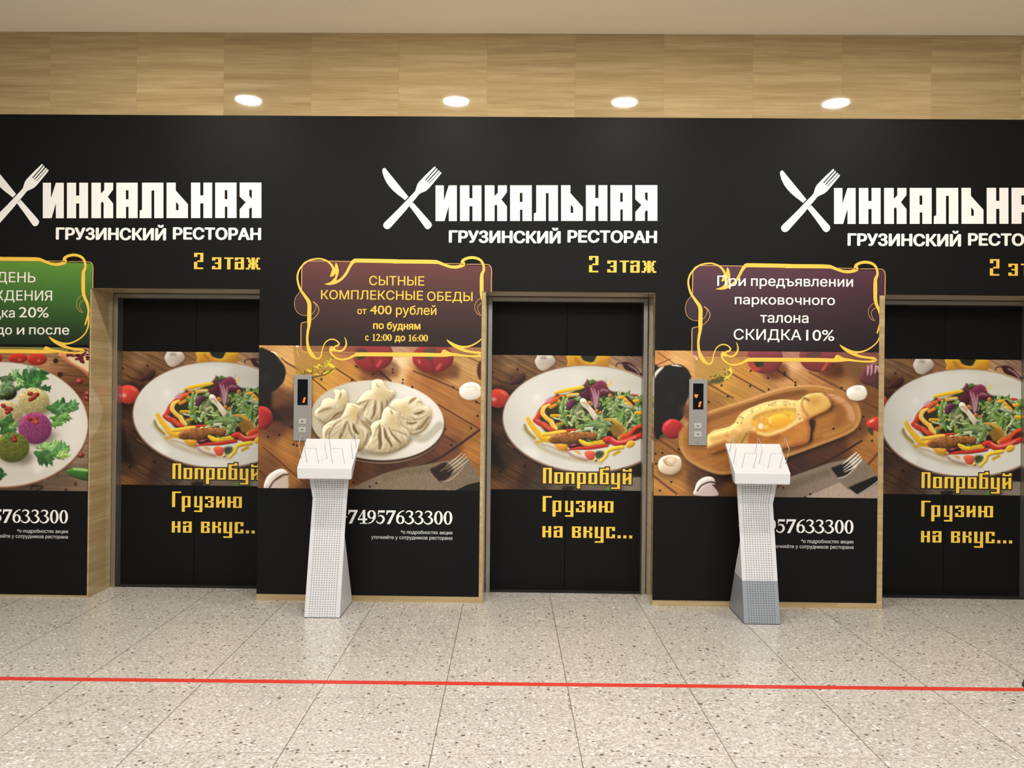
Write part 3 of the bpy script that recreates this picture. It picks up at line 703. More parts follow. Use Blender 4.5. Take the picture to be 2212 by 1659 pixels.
    a.stroke("1640,170 1700,200", 36, (120,66,32), soft=4, alpha=.7)
    # filling
    C = "846,560 850,470 930,410 1030,370 1130,340 1300,318 1500,318 1515,410 1490,490 1420,580 1330,622 1240,640 1130,680 1000,690 940,665 890,610"
    a.shape(C, (234,176,62), soft=1.5, tex=.08, tf=.1, seed=51)
    a.setclip(C)
    for i in range(26):
        a.ell(a.rs.uniform(850, 1500), a.rs.uniform(320, 470), a.rs.uniform(20, 60), a.rs.uniform(10, 26), [(240,206,110),(206,188,150),(248,214,96),(224,158,46)][a.rs.randint(4)], soft=2, alpha=.6)
    a.stroke("1330,360 1450,400 1480,470", 50, (246,204,50), soft=4, alpha=.8); a.stroke("1000,640 1150,560 1300,630", 90, (232,160,40), soft=7, alpha=.7)
    a.ell(1262, 505, 160, 95, (246,182,50), soft=1.2, bulge=14, amt=.25, dark=(226,150,34)); a.stroke("1125,470 1125,530", 30, (252,226,120), soft=3, alpha=.9)
    a.ell(985, 590, 34, 44, (252,244,222), soft=2.5); a.ell(1060, 600, 46, 26, (246,214,130), soft=3, alpha=.8)
    a.setclip(O)
    a.stroke("950,690 1100,715 1250,670 1400,600 1520,520 1600,490", 46, (250,216,136), soft=3.5, alpha=.85)
    a.stroke("640,520 720,400 860,320 1010,262 1200,215 1400,205", 44, (244,204,128), soft=4, alpha=.8)
    a.stroke("230,700 360,650 520,605", 40, (248,216,140), soft=4, alpha=.85)
    for i in range(46):
        t = a.rs.rand(); x = 650 + 860 * t; y = 470 - 250 * min(1, t * 1.7) + a.rs.uniform(-20, 60)
        a.ell(x, y, a.rs.uniform(8, 26), a.rs.uniform(6, 16), [(186,118,56),(160,96,48),(206,186,150),(214,200,168)][a.rs.randint(4)], soft=1.6, alpha=.6)
    for i in range(24): a.ell(a.rs.uniform(300, 780), a.rs.uniform(560, 760), a.rs.uniform(6, 20), a.rs.uniform(5, 13), (190,124,58), soft=1.5, alpha=.5)
    a.stroke("560,575 640,470 720,395 860,312 1010,258 1200,213 1420,200 1560,200", 18, (252,228,166), soft=2.2, alpha=.8)
    a.stroke("880,480 960,425 1120,372 1300,345 1490,345", 34, (182,138,76), soft=4, alpha=.5)
    a.stroke("1620,155 1720,112 1830,98 1920,104", 20, (250,218,146), soft=2.4, alpha=.8)
    a.stroke("330,955 520,905 720,890 1000,925 1250,920 1500,876 1650,835", 34, (128,72,32), soft=5, alpha=.6)
    a.dots("1110,275 720,470 700,540 640,540 1570,480 1550,415", 11, (120,70,36), soft=1.2, alpha=.8)
    a.setclip(None)
    # garnish
    a.view(1400, 740, .23508)
    a.ell(1920, 490, 100, 64, (100,66,40), soft=6, alpha=.7)
    a.shape("1820,465 1830,425 1880,398 1935,390 1980,400 2005,440 2008,480 1985,515 1930,532 1860,522 1830,495", (234,228,216), bulge=12, amt=.4, dark=(180,164,146)); a.ell(1925, 420, 40, 16, (212,200,182), soft=3, alpha=.7)
    a.shape("2000,745 2030,705 2080,685 2130,690 2130,810 2080,805 2030,790", (200,54,44), bulge=10, amt=.5, dark=(120,30,30)); a.stroke("2040,725 2065,710", 16, (246,190,170), soft=2); a.shape("2010,790 2060,780 2065,850 2040,840", (70,64,36), soft=1)
    a.ell(205, 1180, 120, 60, (84,56,38), soft=8, alpha=.7)
    a.shape("90,1120 105,1070 150,1040 220,1030 280,1045 305,1090 300,1150 270,1190 210,1212 140,1200 100,1170", (226,208,182), bulge=13, amt=.5, dark=(150,124,96))
    a.ell(200, 1085, 62, 40, (206,180,148), soft=2); a.ell(205, 1075, 36, 26, (238,220,190), soft=1.5); a.stroke("140,1075 170,1120 230,1130", 10, (150,118,88), soft=2, alpha=.7)
    a.shape("427,1400 428,1340 450,1280 500,1240 560,1228 605,1250 612,1300 580,1310 640,1400", (220,208,204), bulge=8, amt=.4, dark=(150,134,130)); a.stroke("450,1360 490,1310 560,1280 610,1285", 13, (72,46,40), soft=1.2); a.shape("470,1400 500,1340 560,1300 600,1320 640,1400", (206,190,186), soft=1)
    cloth = "1100,1430 1310,1228 1660,1105 1750,1085 1900,1050 1990,1080 2075,1200 2115,1230 2115,1450"
    a.shape(cloth, (136,120,106), smooth=False, soft=.8)
    a.stroke("1200,1360 1450,1260 1640,1190", 70, (112,96,80), soft=10, alpha=.8)
    a.shape("1440,1420 1760,1280 1920,1395 1915,1440 1450,1440", (176,156,140), smooth=False, soft=.8)
    a.shape("1760,1280 1840,1350 2060,1210 2000,1100 1900,1130", (128,114,98), smooth=False, soft=1)
    a.shape("1920,1395 2115,1300 2115,1450 1915,1450", (166,146,130), smooth=False, soft=1)
    m = a.mask(a.P(cloth), 2); n = vnoise(a.xx * .9, a.yy * .3, 71) - .5; a.img[m[1]] *= (1 + .16 * n[m[1]] * m[0])[..., None]
    a.shape("1675,1150 1760,1120 1850,1090 1880,1150 1830,1210 1745,1245", (30,27,22), soft=1, smooth=False)
    for p in ("1780,1120 1850,1060 1910,1010","1790,1150 1870,1085 1935,1025","1790,1175 1880,1110 1950,1045","1800,1190 1890,1140 1962,1070"): a.stroke(p, 14, (240,234,224), soft=.8, taper=[.3,1,.7])
    a.stroke("1745,1243 1810,1225 1880,1170 1930,1110", 8, (206,196,182), soft=.8)
    a.shape("1835,1330 2080,1225 2115,1235 2110,1270 1920,1392", (18,20,16), smooth=False, soft=.8); a.stroke("1925,1390 2010,1345 2110,1270", 12, (150,150,146), soft=1, taper=[.3,1,1])
    a.dots("940,258 1100,325 1105,430 672,392 935,398 730,495 555,545 1775,415 1350,365 1352,390 1975,680 1945,790 2055,900 1700,790 70,1112 130,1012 65,1020 210,1280 108,1357 280,980 1240,1330 1485,1390 1440,1418", 10.5, (30,20,15))
    a.dots("1250,270 1252,285 1250,298", 9, (36,24,18))
    a.view(0, 0, 1.0)
    a.shape([(1496,700),(1897,700),(1900,786),(1506,770),(1496,765)], (118, 52, 78), alpha=.42, smooth=False)
    return a
def paint_salad(X0, X1, Z0, Z1):
    a = Art(X0, X1, Z0, Z1, 0.385)
    a.view(1040, 740, .17179)
    a.field([(150,250,(138,98,58)),(350,200,(165,125,84)),(600,230,(150,110,70)),(950,250,(160,115,75)),(1750,200,(182,144,118)),(1680,260,(206,164,112)),(1900,200,(160,128,108)),
        (200,450,(124,86,50)),(450,520,(84,54,34)),(250,600,(66,42,28)),(600,420,(110,75,45)),(170,900,(60,40,30)),(180,1100,(84,54,35)),(250,1250,(58,40,30)),(300,1450,(60,42,32)),
        (180,1650,(78,50,32)),(400,1650,(92,60,38)),(550,1700,(62,40,28)),(700,1800,(74,58,48)),(150,1800,(128,86,48)),(1000,1800,(98,84,68)),(1500,1830,(124,108,88)),(1900,1750,(126,112,96)),(1950,1600,(30,26,20))])
    a.grain(.5, .5, seed=61, fl=.01, fw=.3); a.grain(.42, .25, fl=.03, fw=.8, seed=66)
    for p, w in (("450,190 760,330",7),("110,300 400,440",7),("110,1120 280,1230",14),("300,1260 500,1440",18),("110,1450 600,1700",8),("110,1560 500,1760",8)): a.stroke(p, w, (60,36,24), soft=1.2, alpha=.8)
    a.stroke("320,1265 400,1320", 14, (170,120,80), soft=1.5, alpha=.7)
    a.shape("100,1100 160,1180 230,1400 300,1600 180,1560 100,1500", (28,20,20), soft=5, alpha=.85)
    a.ell(800, 260, 128, 92, (90,60,40), soft=6, alpha=.6, rot=.3)
    a.shape("668,235 690,180 720,150 860,150 905,180 928,230 905,275 860,310 800,345 745,345 700,310", (222,214,202), bulge=13, amt=.45, dark=(160,140,122)); a.ell(780, 195, 44, 26, (196,182,162), soft=2.5); a.stroke("720,230 760,210 800,220", 10, (236,230,220), soft=2)
    a.shape("1070,140 1260,140 1280,220 1420,240 1440,150 1605,140 1605,230 1560,300 1110,300 1085,240", (238,170,40), bulge=12, amt=.4, dark=(180,110,30)); a.shape("1255,140 1440,140 1420,215 1380,245 1310,230 1270,205", (44,42,26), soft=1.2, tex=.4); a.stroke("1180,200 1240,280", 40, (214,126,36), soft=4, alpha=.7)
    a.stroke("1690,300 1700,265 1760,255 1790,270", 12, (60,34,30), soft=1); a.shape("1770,245 1830,240 1900,270 1960,330 2010,390 2010,415 1900,370 1800,330", (70,30,36), bulge=8, amt=.5, tex=.4); a.stroke("1850,280 1930,330 1980,390", 26, (190,160,170), soft=2, alpha=.7)
    a.shape("330,520 400,450 470,395 540,380 560,420 520,490 420,530 350,530", (72,38,34), bulge=9, amt=.5); a.stroke("200,460 240,490 330,510", 12, (60,32,28), soft=1); a.stroke("555,395 600,410 680,430", 16, (120,104,66), soft=1.2)
    a.ell(400, 620, 90, 40, (40,26,20), soft=6, alpha=.7); a.dots("450,335 135,370 400,610 120,590", 16, (40,24,20), soft=1)
    a.ell(205, 800, 150, 60, (30,20,16), soft=6, alpha=.8)
    a.shape("90,640 110,610 180,580 240,585 300,610 340,650 350,700 320,770 260,810 200,820 140,800 90,760", (206,62,50), bulge=14, amt=.5, dark=(120,30,28)); a.ell(155, 710, 30, 22, (236,190,180), soft=2.5, alpha=.85); a.stroke("250,620 300,650", 22, (232,130,110), soft=3, alpha=.7)
    a.dots("540,1550 195,1500 230,1620 120,1440 130,1320 160,1370", 20, (26,18,16), soft=1.2)
    # plate
    def plate(dx, dy, k, c, soft=.8): a.ell(1335 + dx, 955 + dy, 1075 * k, 672 * k, c, rot=.02, soft=soft, n=48)
    plate(10, 40, 1.0, (30,20,16), soft=4); plate(4, 18, 1.0, (150,112,84)); plate(3, 12, 1.0, (72,44,34)); plate(2, 8, .999, (196,160,134)); plate(0, 2, .998, (122,84,64)); plate(2, 0, .993, (221,221,216))
    t = np.linspace(0, 2*math.pi, 48, endpoint=False); a.setclip(np.stack([1337 + 1066*np.cos(t), 955 + 666*np.sin(t) + 21*np.cos(t)], 1))
    a.ell(620, 700, 260, 200, (228,228,224), soft=18, alpha=.8); a.ell(1750, 480, 380, 130, (206,206,198), soft=18, alpha=.7); a.ell(620, 1380, 120, 50, (238,238,234), soft=6, alpha=.9, rot=.5); a.ell(700, 690, 40, 50, (238,240,238), soft=5, alpha=.8)
    a.stroke("540,1080 640,1200 760,1320 1000,1420 1200,1470 1500,1500", 60, (176,164,128), soft=7, alpha=.6)
    a.view(1120, 800, .13264)
    rs = np.random.RandomState(17)
    body = "300,800 330,640 470,520 600,410 800,380 1000,280 1150,170 1330,200 1500,330 1750,400 2010,480 2010,1050 1800,1150 1500,1200 1100,1260 800,1240 560,1080 420,980"
    a.shape(body, (52,52,30), soft=2)
    a.setclip(body)
    for i in range(90): a.ell(rs.uniform(350,2000), rs.uniform(300,1150), rs.uniform(15,50), rs.uniform(10,26), [(64,30,26),(30,34,20),(110,84,30),(150,104,36),(70,80,44)][rs.randint(5)], rot=rs.uniform(0,3), soft=1.5, n=10)
    a.setclip(None)
    Y, O, R, RD, G = (243,190,40), (236,140,36), (206,58,40), (150,34,34), (90,110,50)
    a.stroke("540,480 430,580 350,700 280,800", 90, R, shade=.35, taper=[.7,1,1,.9]); a.stroke("520,520 590,470 700,430", 80, (226,96,44), shade=.3)
    a.stroke("460,500 520,450", 60, (206,150,180), soft=3, alpha=.8)
    a.stroke("270,810 340,860 430,890 520,960 640,985 820,975 960,960", 86, R, shade=.35, taper=[1,1.1,1,.6,.4]); a.stroke("300,810 340,815", 34, (214,140,132), soft=3, alpha=.8); a.stroke("400,860 440,900 500,940", 40, (228,110,84), soft=3, alpha=.7)
    a.stroke("580,370 700,340 850,310 1000,280 1080,270", 70, Y, shade=.3, taper=[.3,1,1,.9,.4]); a.stroke("650,520 760,430 860,400 960,390", 62, (240,170,40), shade=.3); a.stroke("520,600 600,560 680,500", 60, O, shade=.3); a.ell(630, 400, 30, 24, (120,50,30), soft=1.2)
    a.stroke("500,560 420,600 390,690 440,760 520,830 560,900 620,950", 76, (244,196,66), shade=.4, taper=[.6,1,1,1,1,.7]); a.stroke("470,560 410,640 430,740", 22, (250,224,140), soft=2.5, alpha=.9); a.stroke("540,800 590,890 630,940", 36, (248,220,140), soft=2.5, alpha=.9)
    a.stroke("540,740 680,740 820,750 900,830 960,900 1020,970", 64, (206,156,30), shade=.4); a.stroke("640,880 700,860 780,810", 70, (196,150,36), shade=.3); a.shape("590,800 650,770 740,780 700,830 620,850", (56,30,26), soft=1.5); a.shape("700,920 780,890 800,930 740,960", (50,28,26), soft=1.5)
    def leaf(x, y, L, w, ang, c):
        b = rs.uniform(-.6, .6); pts = []
        for i in range(5):
            q = i / 4; pts.append((x + L * q * math.cos(ang + b * q), y + L * q * math.sin(ang + b * q)))
        a.stroke(pts, w, c, shade=.35, soft=.7, taper=[.4, 1, .8 + .4 * rs.rand(), 1, .2])
    greens = [(86,120,60),(112,146,84),(64,92,48),(142,170,112),(168,188,140),(96,140,56),(52,74,38),(120,160,70),(190,204,164)]
    for i in range(420):
        t = rs.rand()
        if t < .58: x, y = rs.uniform(1290, 2000), rs.uniform(400, 930); 
        elif t < .8: x, y = rs.uniform(1000, 1450), rs.uniform(740, 1080)
        else: x, y = rs.uniform(690, 1000), rs.uniform(440, 900)
        if y < 330 + max(0, x - 1500) * .18 + max(0, 1350 - x) * .2: continue
        leaf(x, y, rs.uniform(60, 190), rs.uniform(18, 62), rs.uniform(0, 6.3), greens[rs.randint(len(greens))])
    for p, w, c in (("1660,560 1800,590 1990,640",60,(160,192,160)),("1560,640 1640,740 1650,860",80,(104,150,60)),("1700,620 1680,760 1640,850",60,(120,166,72)),("1760,880 1830,800 1860,740",40,(206,208,170)),("1400,560 1480,480 1560,420",34,(120,150,70)),("700,680 710,540 740,430",56,(130,166,84)),("860,400 960,400",56,(170,190,170)),("1120,900 1250,880 1340,900 1420,860",90,(120,150,90)),("1420,850 1400,960 1330,1080",80,(110,136,76)),("1160,210 1200,170 1240,190",60,(96,120,60)),("1420,190 1435,120",14,(150,170,80)),("1720,400 1850,440 1950,470",36,(140,164,120)),("1010,790 1100,800 1160,790",34,(176,200,120)),("1880,760 1950,850 1990,900",70,(104,156,72)),("1360,700 1360,790 1400,840",40,(150,180,140))):
        a.stroke(p, w, c, shade=.35, taper=[.5,1,1,.4])
    # red leaves and mushrooms
    a.shape("990,410 1030,350 1080,330 1070,240 1130,150 1150,200 1160,300 1180,420 1130,480 1060,450", (86,34,54), bulge=8, amt=.5, tex=.15); a.stroke("1120,160 1110,220 1160,260", 40, (112,84,56), soft=2, alpha=.7)
    a.shape("1165,290 1200,240 1260,200 1330,165 1400,190 1450,250 1460,310 1540,370 1440,400 1380,420 1320,440 1310,560 1260,640 1210,560 1180,430", (112,40,68), bulge=10, amt=.5, tex=.12, soft=.8)
    for p in ("1180,290 1220,400 1240,600","1230,300 1260,430 1255,620","1300,330 1290,440 1275,580"): a.stroke(p, 34, (206,178,184), soft=2.5, alpha=.75, taper=[.5,1,.7])
    a.stroke("1290,200 1370,190 1410,240", 44, (150,52,80), soft=4, alpha=.7); a.stroke("1340,330 1380,310 1440,330", 30, (196,156,170), soft=3, alpha=.7)
    a.shape("780,540 850,480 920,480 900,560 840,640 780,640 770,590", (96,44,76), bulge=7, amt=.5); a.shape("900,640 960,560 960,700 950,780 920,740", (170,140,140), soft=2, alpha=.8)
    a.shape("1000,500 1030,450 1090,470 1130,540 1220,640 1290,740 1280,790 1240,820 1190,760 1120,650 1040,580", (222,208,190), bulge=10, amt=.45, dark=(150,128,110)); a.stroke("1030,520 1090,540 1130,590", 16, (150,124,104), soft=1.5, alpha=.8); a.stroke("960,700 1020,660 1060,700 1030,740", 44, (206,206,150), soft=2, alpha=.8)
    for x, y, r in ((1160,530,34),(1270,660,30),(1335,690,28),(1490,410,34),(1860,600,20)): a.ell(x, y, r, r * 1.1, (190,126,56), bulge=5, amt=.4)
    for p in ("1740,540 1790,530 1830,550","1640,440 1700,430","1740,470 1790,490","1880,500 1940,490","1910,690 1990,690"): a.stroke(p, 60, (240,180,44), shade=.3)
    a.stroke("1760,430 1830,500 1880,550", 40, (84,32,34), soft=1.2); a.stroke("1850,395 1930,405", 34, (214,70,56), shade=.3); a.stroke("1450,250 1490,230 1500,170", 30, (234,206,90), soft=1.2)
    for i in range(26): leaf(rs.uniform(1300, 2000), rs.uniform(480, 880), rs.uniform(40, 110), rs.uniform(8, 18), rs.uniform(0, 6.3), [(206,216,186),(170,196,130),(40,56,32)][rs.randint(3)])
    # front pieces
    a.stroke("1400,800 1500,800 1600,850 1680,930 1720,1020 1640,1100", 70, (204,164,60), shade=.35, taper=[.5,.7,1,1.1,1,1]); a.shape("1480,950 1560,870 1680,900 1730,1000 1620,1080 1500,1050", (160,116,44), soft=2, alpha=.85); a.shape("1440,1000 1490,980 1530,1060 1500,1100 1440,1070", (40,24,22), soft=2); a.stroke("1740,930 1760,990", 36, (190,180,110), soft=2)
    a.stroke("1690,1090 1800,1040 1900,950 1990,910", 90, (216,74,40), shade=.4); a.stroke("1880,1030 1960,960 2010,960", 60, (96,28,28), soft=2)
    a.stroke("100,890 130,970 190,1040 260,1100", 44, (150,126,36), soft=3, alpha=.8); a.stroke("160,870 200,970", 30, (244,240,226), soft=3)
    a.stroke("145,780 200,880 280,980 350,1060 440,1110 560,1100", 96, Y, shade=.35, taper=[.7,.9,1,1.2,1.2,.8]); a.stroke("400,1040 520,1030 640,1010 750,1000", 70, (244,200,60), shade=.35); a.stroke("300,1170 420,1140 520,1160", 60, (214,166,40), soft=3, alpha=.9)
    a.shape("570,1180 680,1200 790,1200 790,1300 700,1310 620,1260", (222,156,30), soft=2, bulge=8, amt=.3); a.stroke("380,1200 520,1240 640,1290 760,1340", 30, (150,120,60), soft=4, alpha=.5)
    a.shape("490,1140 520,1070 600,1040 700,1010 850,1000 1050,1000 1200,1005 1270,1020 1280,1080 1230,1140 1100,1120 1000,1140 900,1180 700,1190 560,1190", (146,92,46), bulge=10, amt=.5, tex=.3, tf=.18, seed=77)
    a.ell(880, 1005, 36, 22, (206,170,104), bulge=4); a.stroke("600,1080 680,1060", 26, (190,140,90), soft=2, alpha=.7); a.ell(590, 1120, 60, 30, (110,64,34), soft=3, alpha=.6)
    a.shape("800,1220 870,1190 980,1180 1040,1200 940,1250 850,1280", (84,28,44), soft=1.2, bulge=6, tex=.2); a.stroke("870,1215 920,1210", 18, (196,140,160), soft=2, alpha=.8)
    a.stroke("780,1300 950,1270 1150,1260 1300,1240 1440,1220", 66, (196,52,38), shade=.35, taper=[.2,.8,1,1,.9]); a.stroke("780,1310 900,1400 1100,1460", 44, (150,90,70), soft=5, alpha=.6)
    a.stroke("1000,1140 1060,1180 1140,1200 1260,1180 1380,1165", 86, (246,200,44), shade=.35, taper=[.6,1,.8,.8,.9]); a.stroke("1180,1180 1300,1165 1380,1160", 30, (214,160,40), soft=2, alpha=.7)
    a.stroke("1400,1130 1480,1120 1580,1180 1700,1170 1850,1110 2010,1050", 110, (210,52,42), shade=.45, taper=[.7,1,1,1,.9,.8]); a.stroke("1520,1110 1620,1160 1760,1140 1900,1080", 24, (240,170,160), soft=2.5, alpha=.85)
    a.stroke("1690,1250 1560,1270 1460,1310 1420,1400 1340,1480", 76, (242,200,50), shade=.4, taper=[1,1,.9,.9,.6]); a.ell(1820, 1200, 80, 56, (238,184,44), rot=-.5, bulge=8, amt=.3); a.stroke("1550,1370 1640,1320", 50, (214,160,40), soft=2.5)
    a.shape("1070,1350 1110,1310 1180,1310 1235,1330 1230,1440 1160,1460 1120,1440", (226,92,60), bulge=9, amt=.4, dark=(150,44,36)); a.ell(1250, 1455, 30, 28, (240,170,70), bulge=4)
    a.shape("1250,1330 1330,1310 1390,1330 1370,1400 1290,1440 1250,1400", (70,78,40), soft=1.5, tex=.4); a.shape("900,1310 960,1310 1020,1350 990,1370", (214,170,80), soft=1.5)
    a.setclip(None)
    a.view(1150, 990, .12054)
    a.shape("330,505 1960,490 1960,600 330,590", (104,90,76), smooth=False, alpha=.6, soft=1.5, tex=.2, tf=.5); a.shape("1850,330 1960,330 1960,590 1640,590 1640,500", (140,128,116), smooth=False, soft=1, tex=.15, tf=.6)
    a.ell(1370, 545, 60, 36, (90,140,60), soft=1); a.shape("540,510 760,500 720,560 560,580", (34,26,24), soft=2, tex=.4); a.shape("1700,240 1960,110 1960,330 1850,330", (26,22,18), smooth=False, soft=1)
    return a
def paint_patties(X0, X1, Z0, Z1):
    a = Art(X0, X1, Z0, Z1, 0.0)
    a.view(0, 750, .19286)
    a.field([(-400,120,(150,110,75)),(50,100,(150,105,70)),(560,130,(170,126,88)),(640,220,(150,104,66)),(750,320,(124,80,48)),(860,420,(112,68,38)),(960,520,(104,62,36)),(980,650,(130,84,54)),(1000,850,(120,82,56)),(960,1060,(150,120,96)),
        (900,1250,(140,116,92)),(700,1420,(110,90,70)),(930,1550,(124,100,78)),(600,1570,(110,90,72)),(300,1600,(80,62,48)),(-400,1600,(100,80,60)),(980,1400,(120,100,80))])
    a.grain(0.03, .4, seed=91, fl=.01, fw=.28); a.grain(0.03, .15, fl=.03, fw=.8, seed=96)
    for p, w in (("530,105 700,110",6),("560,195 900,215",5),("650,300 1000,330",6),("780,420 1010,440",6),("860,640 1010,650",7),("960,1080 1010,1050",8)): a.stroke(p, w, (70,42,28), soft=1.2, alpha=.7)
    for cx, cy, rx, ry in ((200,120,108,56),(415,130,112,70),(-60,120,90,60)): a.ell(cx, cy, rx, ry, (182,50,34), bulge=10, amt=.5, dark=(100,26,22)); a.ell(cx+20, cy+20, 20, 12, (230,140,116), soft=2, alpha=.8)
    a.shape("670,60 1000,20 1010,330 950,290 880,240 780,190 710,140", (216,130,84), bulge=8, amt=.4); a.shape("740,60 1010,40 1010,270 920,230 840,190 770,140", (226,200,156), soft=2)
    rs = np.random.RandomState(6)
    for i in range(40):
        x, y = rs.uniform(740, 1005), rs.uniform(30, 180)
        if y > 60 + (x - 700) * .5: continue
        a.ell(x, y, rs.uniform(14, 26), rs.uniform(10, 18), [(96,24,32),(130,36,40),(74,18,28)][rs.randint(3)], bulge=4, amt=.5, n=12)
    for x, y in ((980,570),(890,380),(905,1205),(985,520)): a.ell(x, y, 42, 32, (140,44,44), bulge=5, amt=.6); a.ell(x-8, y-8, 10, 8, (226,180,176), soft=1)
    a.dots("625,150 675,305", 30, (50,24,22), soft=2); a.dots("845,1530 740,1600", 20, (70,46,36), soft=2)
    a.shape("740,1390 830,1350 1010,1370 1010,1490 900,1480 800,1440", (62,116,46), bulge=9, amt=.5); a.stroke("830,1360 920,1370 1000,1380", 30, (180,214,130), soft=2, alpha=.85)
    a.stroke("690,1370 640,1410 650,1460", 10, (60,50,36)); 
    for p in ("330,1540 480,1560","380,1510 350,1580","410,1600 470,1580"): a.stroke(p, 16, (40,26,22), soft=1)
    def plate(k, dy, c): a.ell(5, 862 + dy, 978 * k, 698 * k, c, rot=.0, n=48, soft=.8)
    plate(1.012, 16, (96,62,44)); plate(1.006, 10, (176,124,88)); plate(1.004, 4, (150,100,70)); plate(1, 0, (224,218,206))
    t = np.linspace(0, 2*math.pi, 48, endpoint=False); a.setclip(np.stack([5 + 976*np.cos(t), 862 + 696*np.sin(t)], 1))
    a.ell(100, 1420, 500, 100, (212,204,190), soft=14, alpha=.7); a.ell(820, 900, 120, 300, (232,228,220), soft=14, alpha=.8); a.ell(430, 1350, 60, 60, (240,238,232), soft=5, alpha=.7); a.ell(300, 1270, 90, 40, (160,146,128), soft=7, alpha=.7, rot=-.5); a.ell(620, 980, 60, 60, (190,176,170), soft=8, alpha=.6)
    def sprig(pts, c, n=9, w=60):
        p = spline(a.P(pts), False, 6) ; ox, oy, k = a.v
        q = fnum(pts); q = spline(q, False, 6)
        a.stroke(pts, w * .9, c, soft=1, taper=[.5,1,1,.3], shade=.25)
        for i in range(n):
            u = q[int((i + 1) / (n + 1) * (len(q) - 2))]; v = q[int((i + 1) / (n + 1) * (len(q) - 2)) + 1] - u; g = math.atan2(v[1], v[0])
            for sd in (-1, 1):
                e = g + sd * rs.uniform(.5, .9); L = w * rs.uniform(.8, 1.3)
                cc = np.array(c) * rs.uniform(.8, 1.35)
                a.stroke([u, u + np.array([math.cos(e), math.sin(e)]) * L * .6, u + np.array([math.cos(e + sd * .1), math.sin(e + sd * .1)]) * L], w * .5, cc, soft=.8, taper=[.7,1,.2], shade=.3)
        a.stroke(q[: len(q) - 3], 6, np.array(c) * 1.5, soft=.8, alpha=.5)
    for p, c, w in (("60,420 160,330 180,250",(124,158,104),60),("200,460 300,330 380,230",(62,108,60),110),("300,440 420,330 500,220",(54,112,52),110),("320,280 360,220 440,210",(140,168,140),60),("440,470 500,460 570,465",(44,84,46),44),("330,430 400,410 440,380",(70,120,60),60),
        ("0,340 60,360 140,330",(70,100,60),60),("-60,520 20,480 150,430",(120,150,110),90),("-60,560 40,540 90,500",(50,90,46),70),("190,340 220,380 230,420",(120,160,90),50)): sprig(p, c, 7, w)
    def patty(cx, cy, rx, ry, c, dk, seed, tex=.22):
        a.ell(cx + 30, cy + ry * .55, rx * 1.02, ry * .6, (90,80,60), soft=7, alpha=.55)
        a.ell(cx, cy, rx, ry, c, bulge=20, amt=.35, dark=dk, tex=tex, tf=.4, seed=seed, soft=1)
        for i in range(60):
            t, r = rs.uniform(0, 6.3), math.sqrt(rs.rand()) * .9
            a.ell(cx + rx * r * math.cos(t), cy + ry * r * math.sin(t), rs.uniform(5, 14), rs.uniform(4, 9), np.array(c) * rs.choice([.72, .82, 1.12]), n=8, soft=.8, alpha=.55, rot=t)
    def seeds(*ps):
        for x, y in ps: a.ell(x, y, 34, 24, (146,40,34), rot=rs.uniform(-.7, .5), bulge=5, amt=.6, dark=(74,16,18)); a.ell(x - 8, y - 8, 9, 6, (226,150,130), soft=1, alpha=.8)
    a.ell(90, 500, 100, 90, (84,92,44), bulge=12, tex=.3, soft=1); sprig("-40,520 50,470 150,430", (110,140,100), 6, 70)
    patty(378, 605, 178, 152, (186,172,116), (104,88,46), 101); seeds((340,520),(410,530),(350,580),(385,560))
    patty(90, 745, 168, 140, (188,172,124), (106,88,52), 103); seeds((40,655),(80,690),(115,690),(90,725))
    for p, c, w in (("540,680 640,680 720,660",(60,110,56),100),("640,700 760,680 880,630",(84,130,76),80),("570,790 680,800 770,760",(92,140,66),70),("560,850 620,860 690,830",(96,146,66),50)): sprig(p, c, 8, w)
    patty(392, 905, 188, 178, (144,62,112), (78,26,56), 105, .3); seeds((330,800),(395,800),(400,840)); a.ell(400, 830, 24, 30, (214,110,80), soft=2, alpha=.8)
    for p, c, w in (("-20,860 60,850 150,810",(54,96,48),80),("0,960 80,930 180,920",(60,104,52),80),("100,900 150,870 200,850",(120,160,90),40)): sprig(p, c, 6, w)
    patty(140, 1120, 190, 168, (104,112,44), (50,58,20), 107, .45); seeds((155,1010),(165,1040)); sprig("60,1010 100,1000 130,1010", (70,120,56), 4, 40)
    for p, c, w in (("420,1120 560,1110 720,1080",(122,160,96),80),("400,1180 480,1220 600,1250",(64,110,60),100),("570,1200 660,1180 770,1110",(84,134,72),90),("640,1220 700,1210 760,1190",(150,184,100),60)): sprig(p, c, 8, w)
    sprig("-40,1340 0,1390 40,1450", (50,96,52), 5, 60)
    a.setclip(None)
    a.view(0, 0, 1.0)
    a.shape([(-300,700),(185,700),(188,760),(-300,757)], (96,140,50), alpha=.45, smooth=False)
    return a
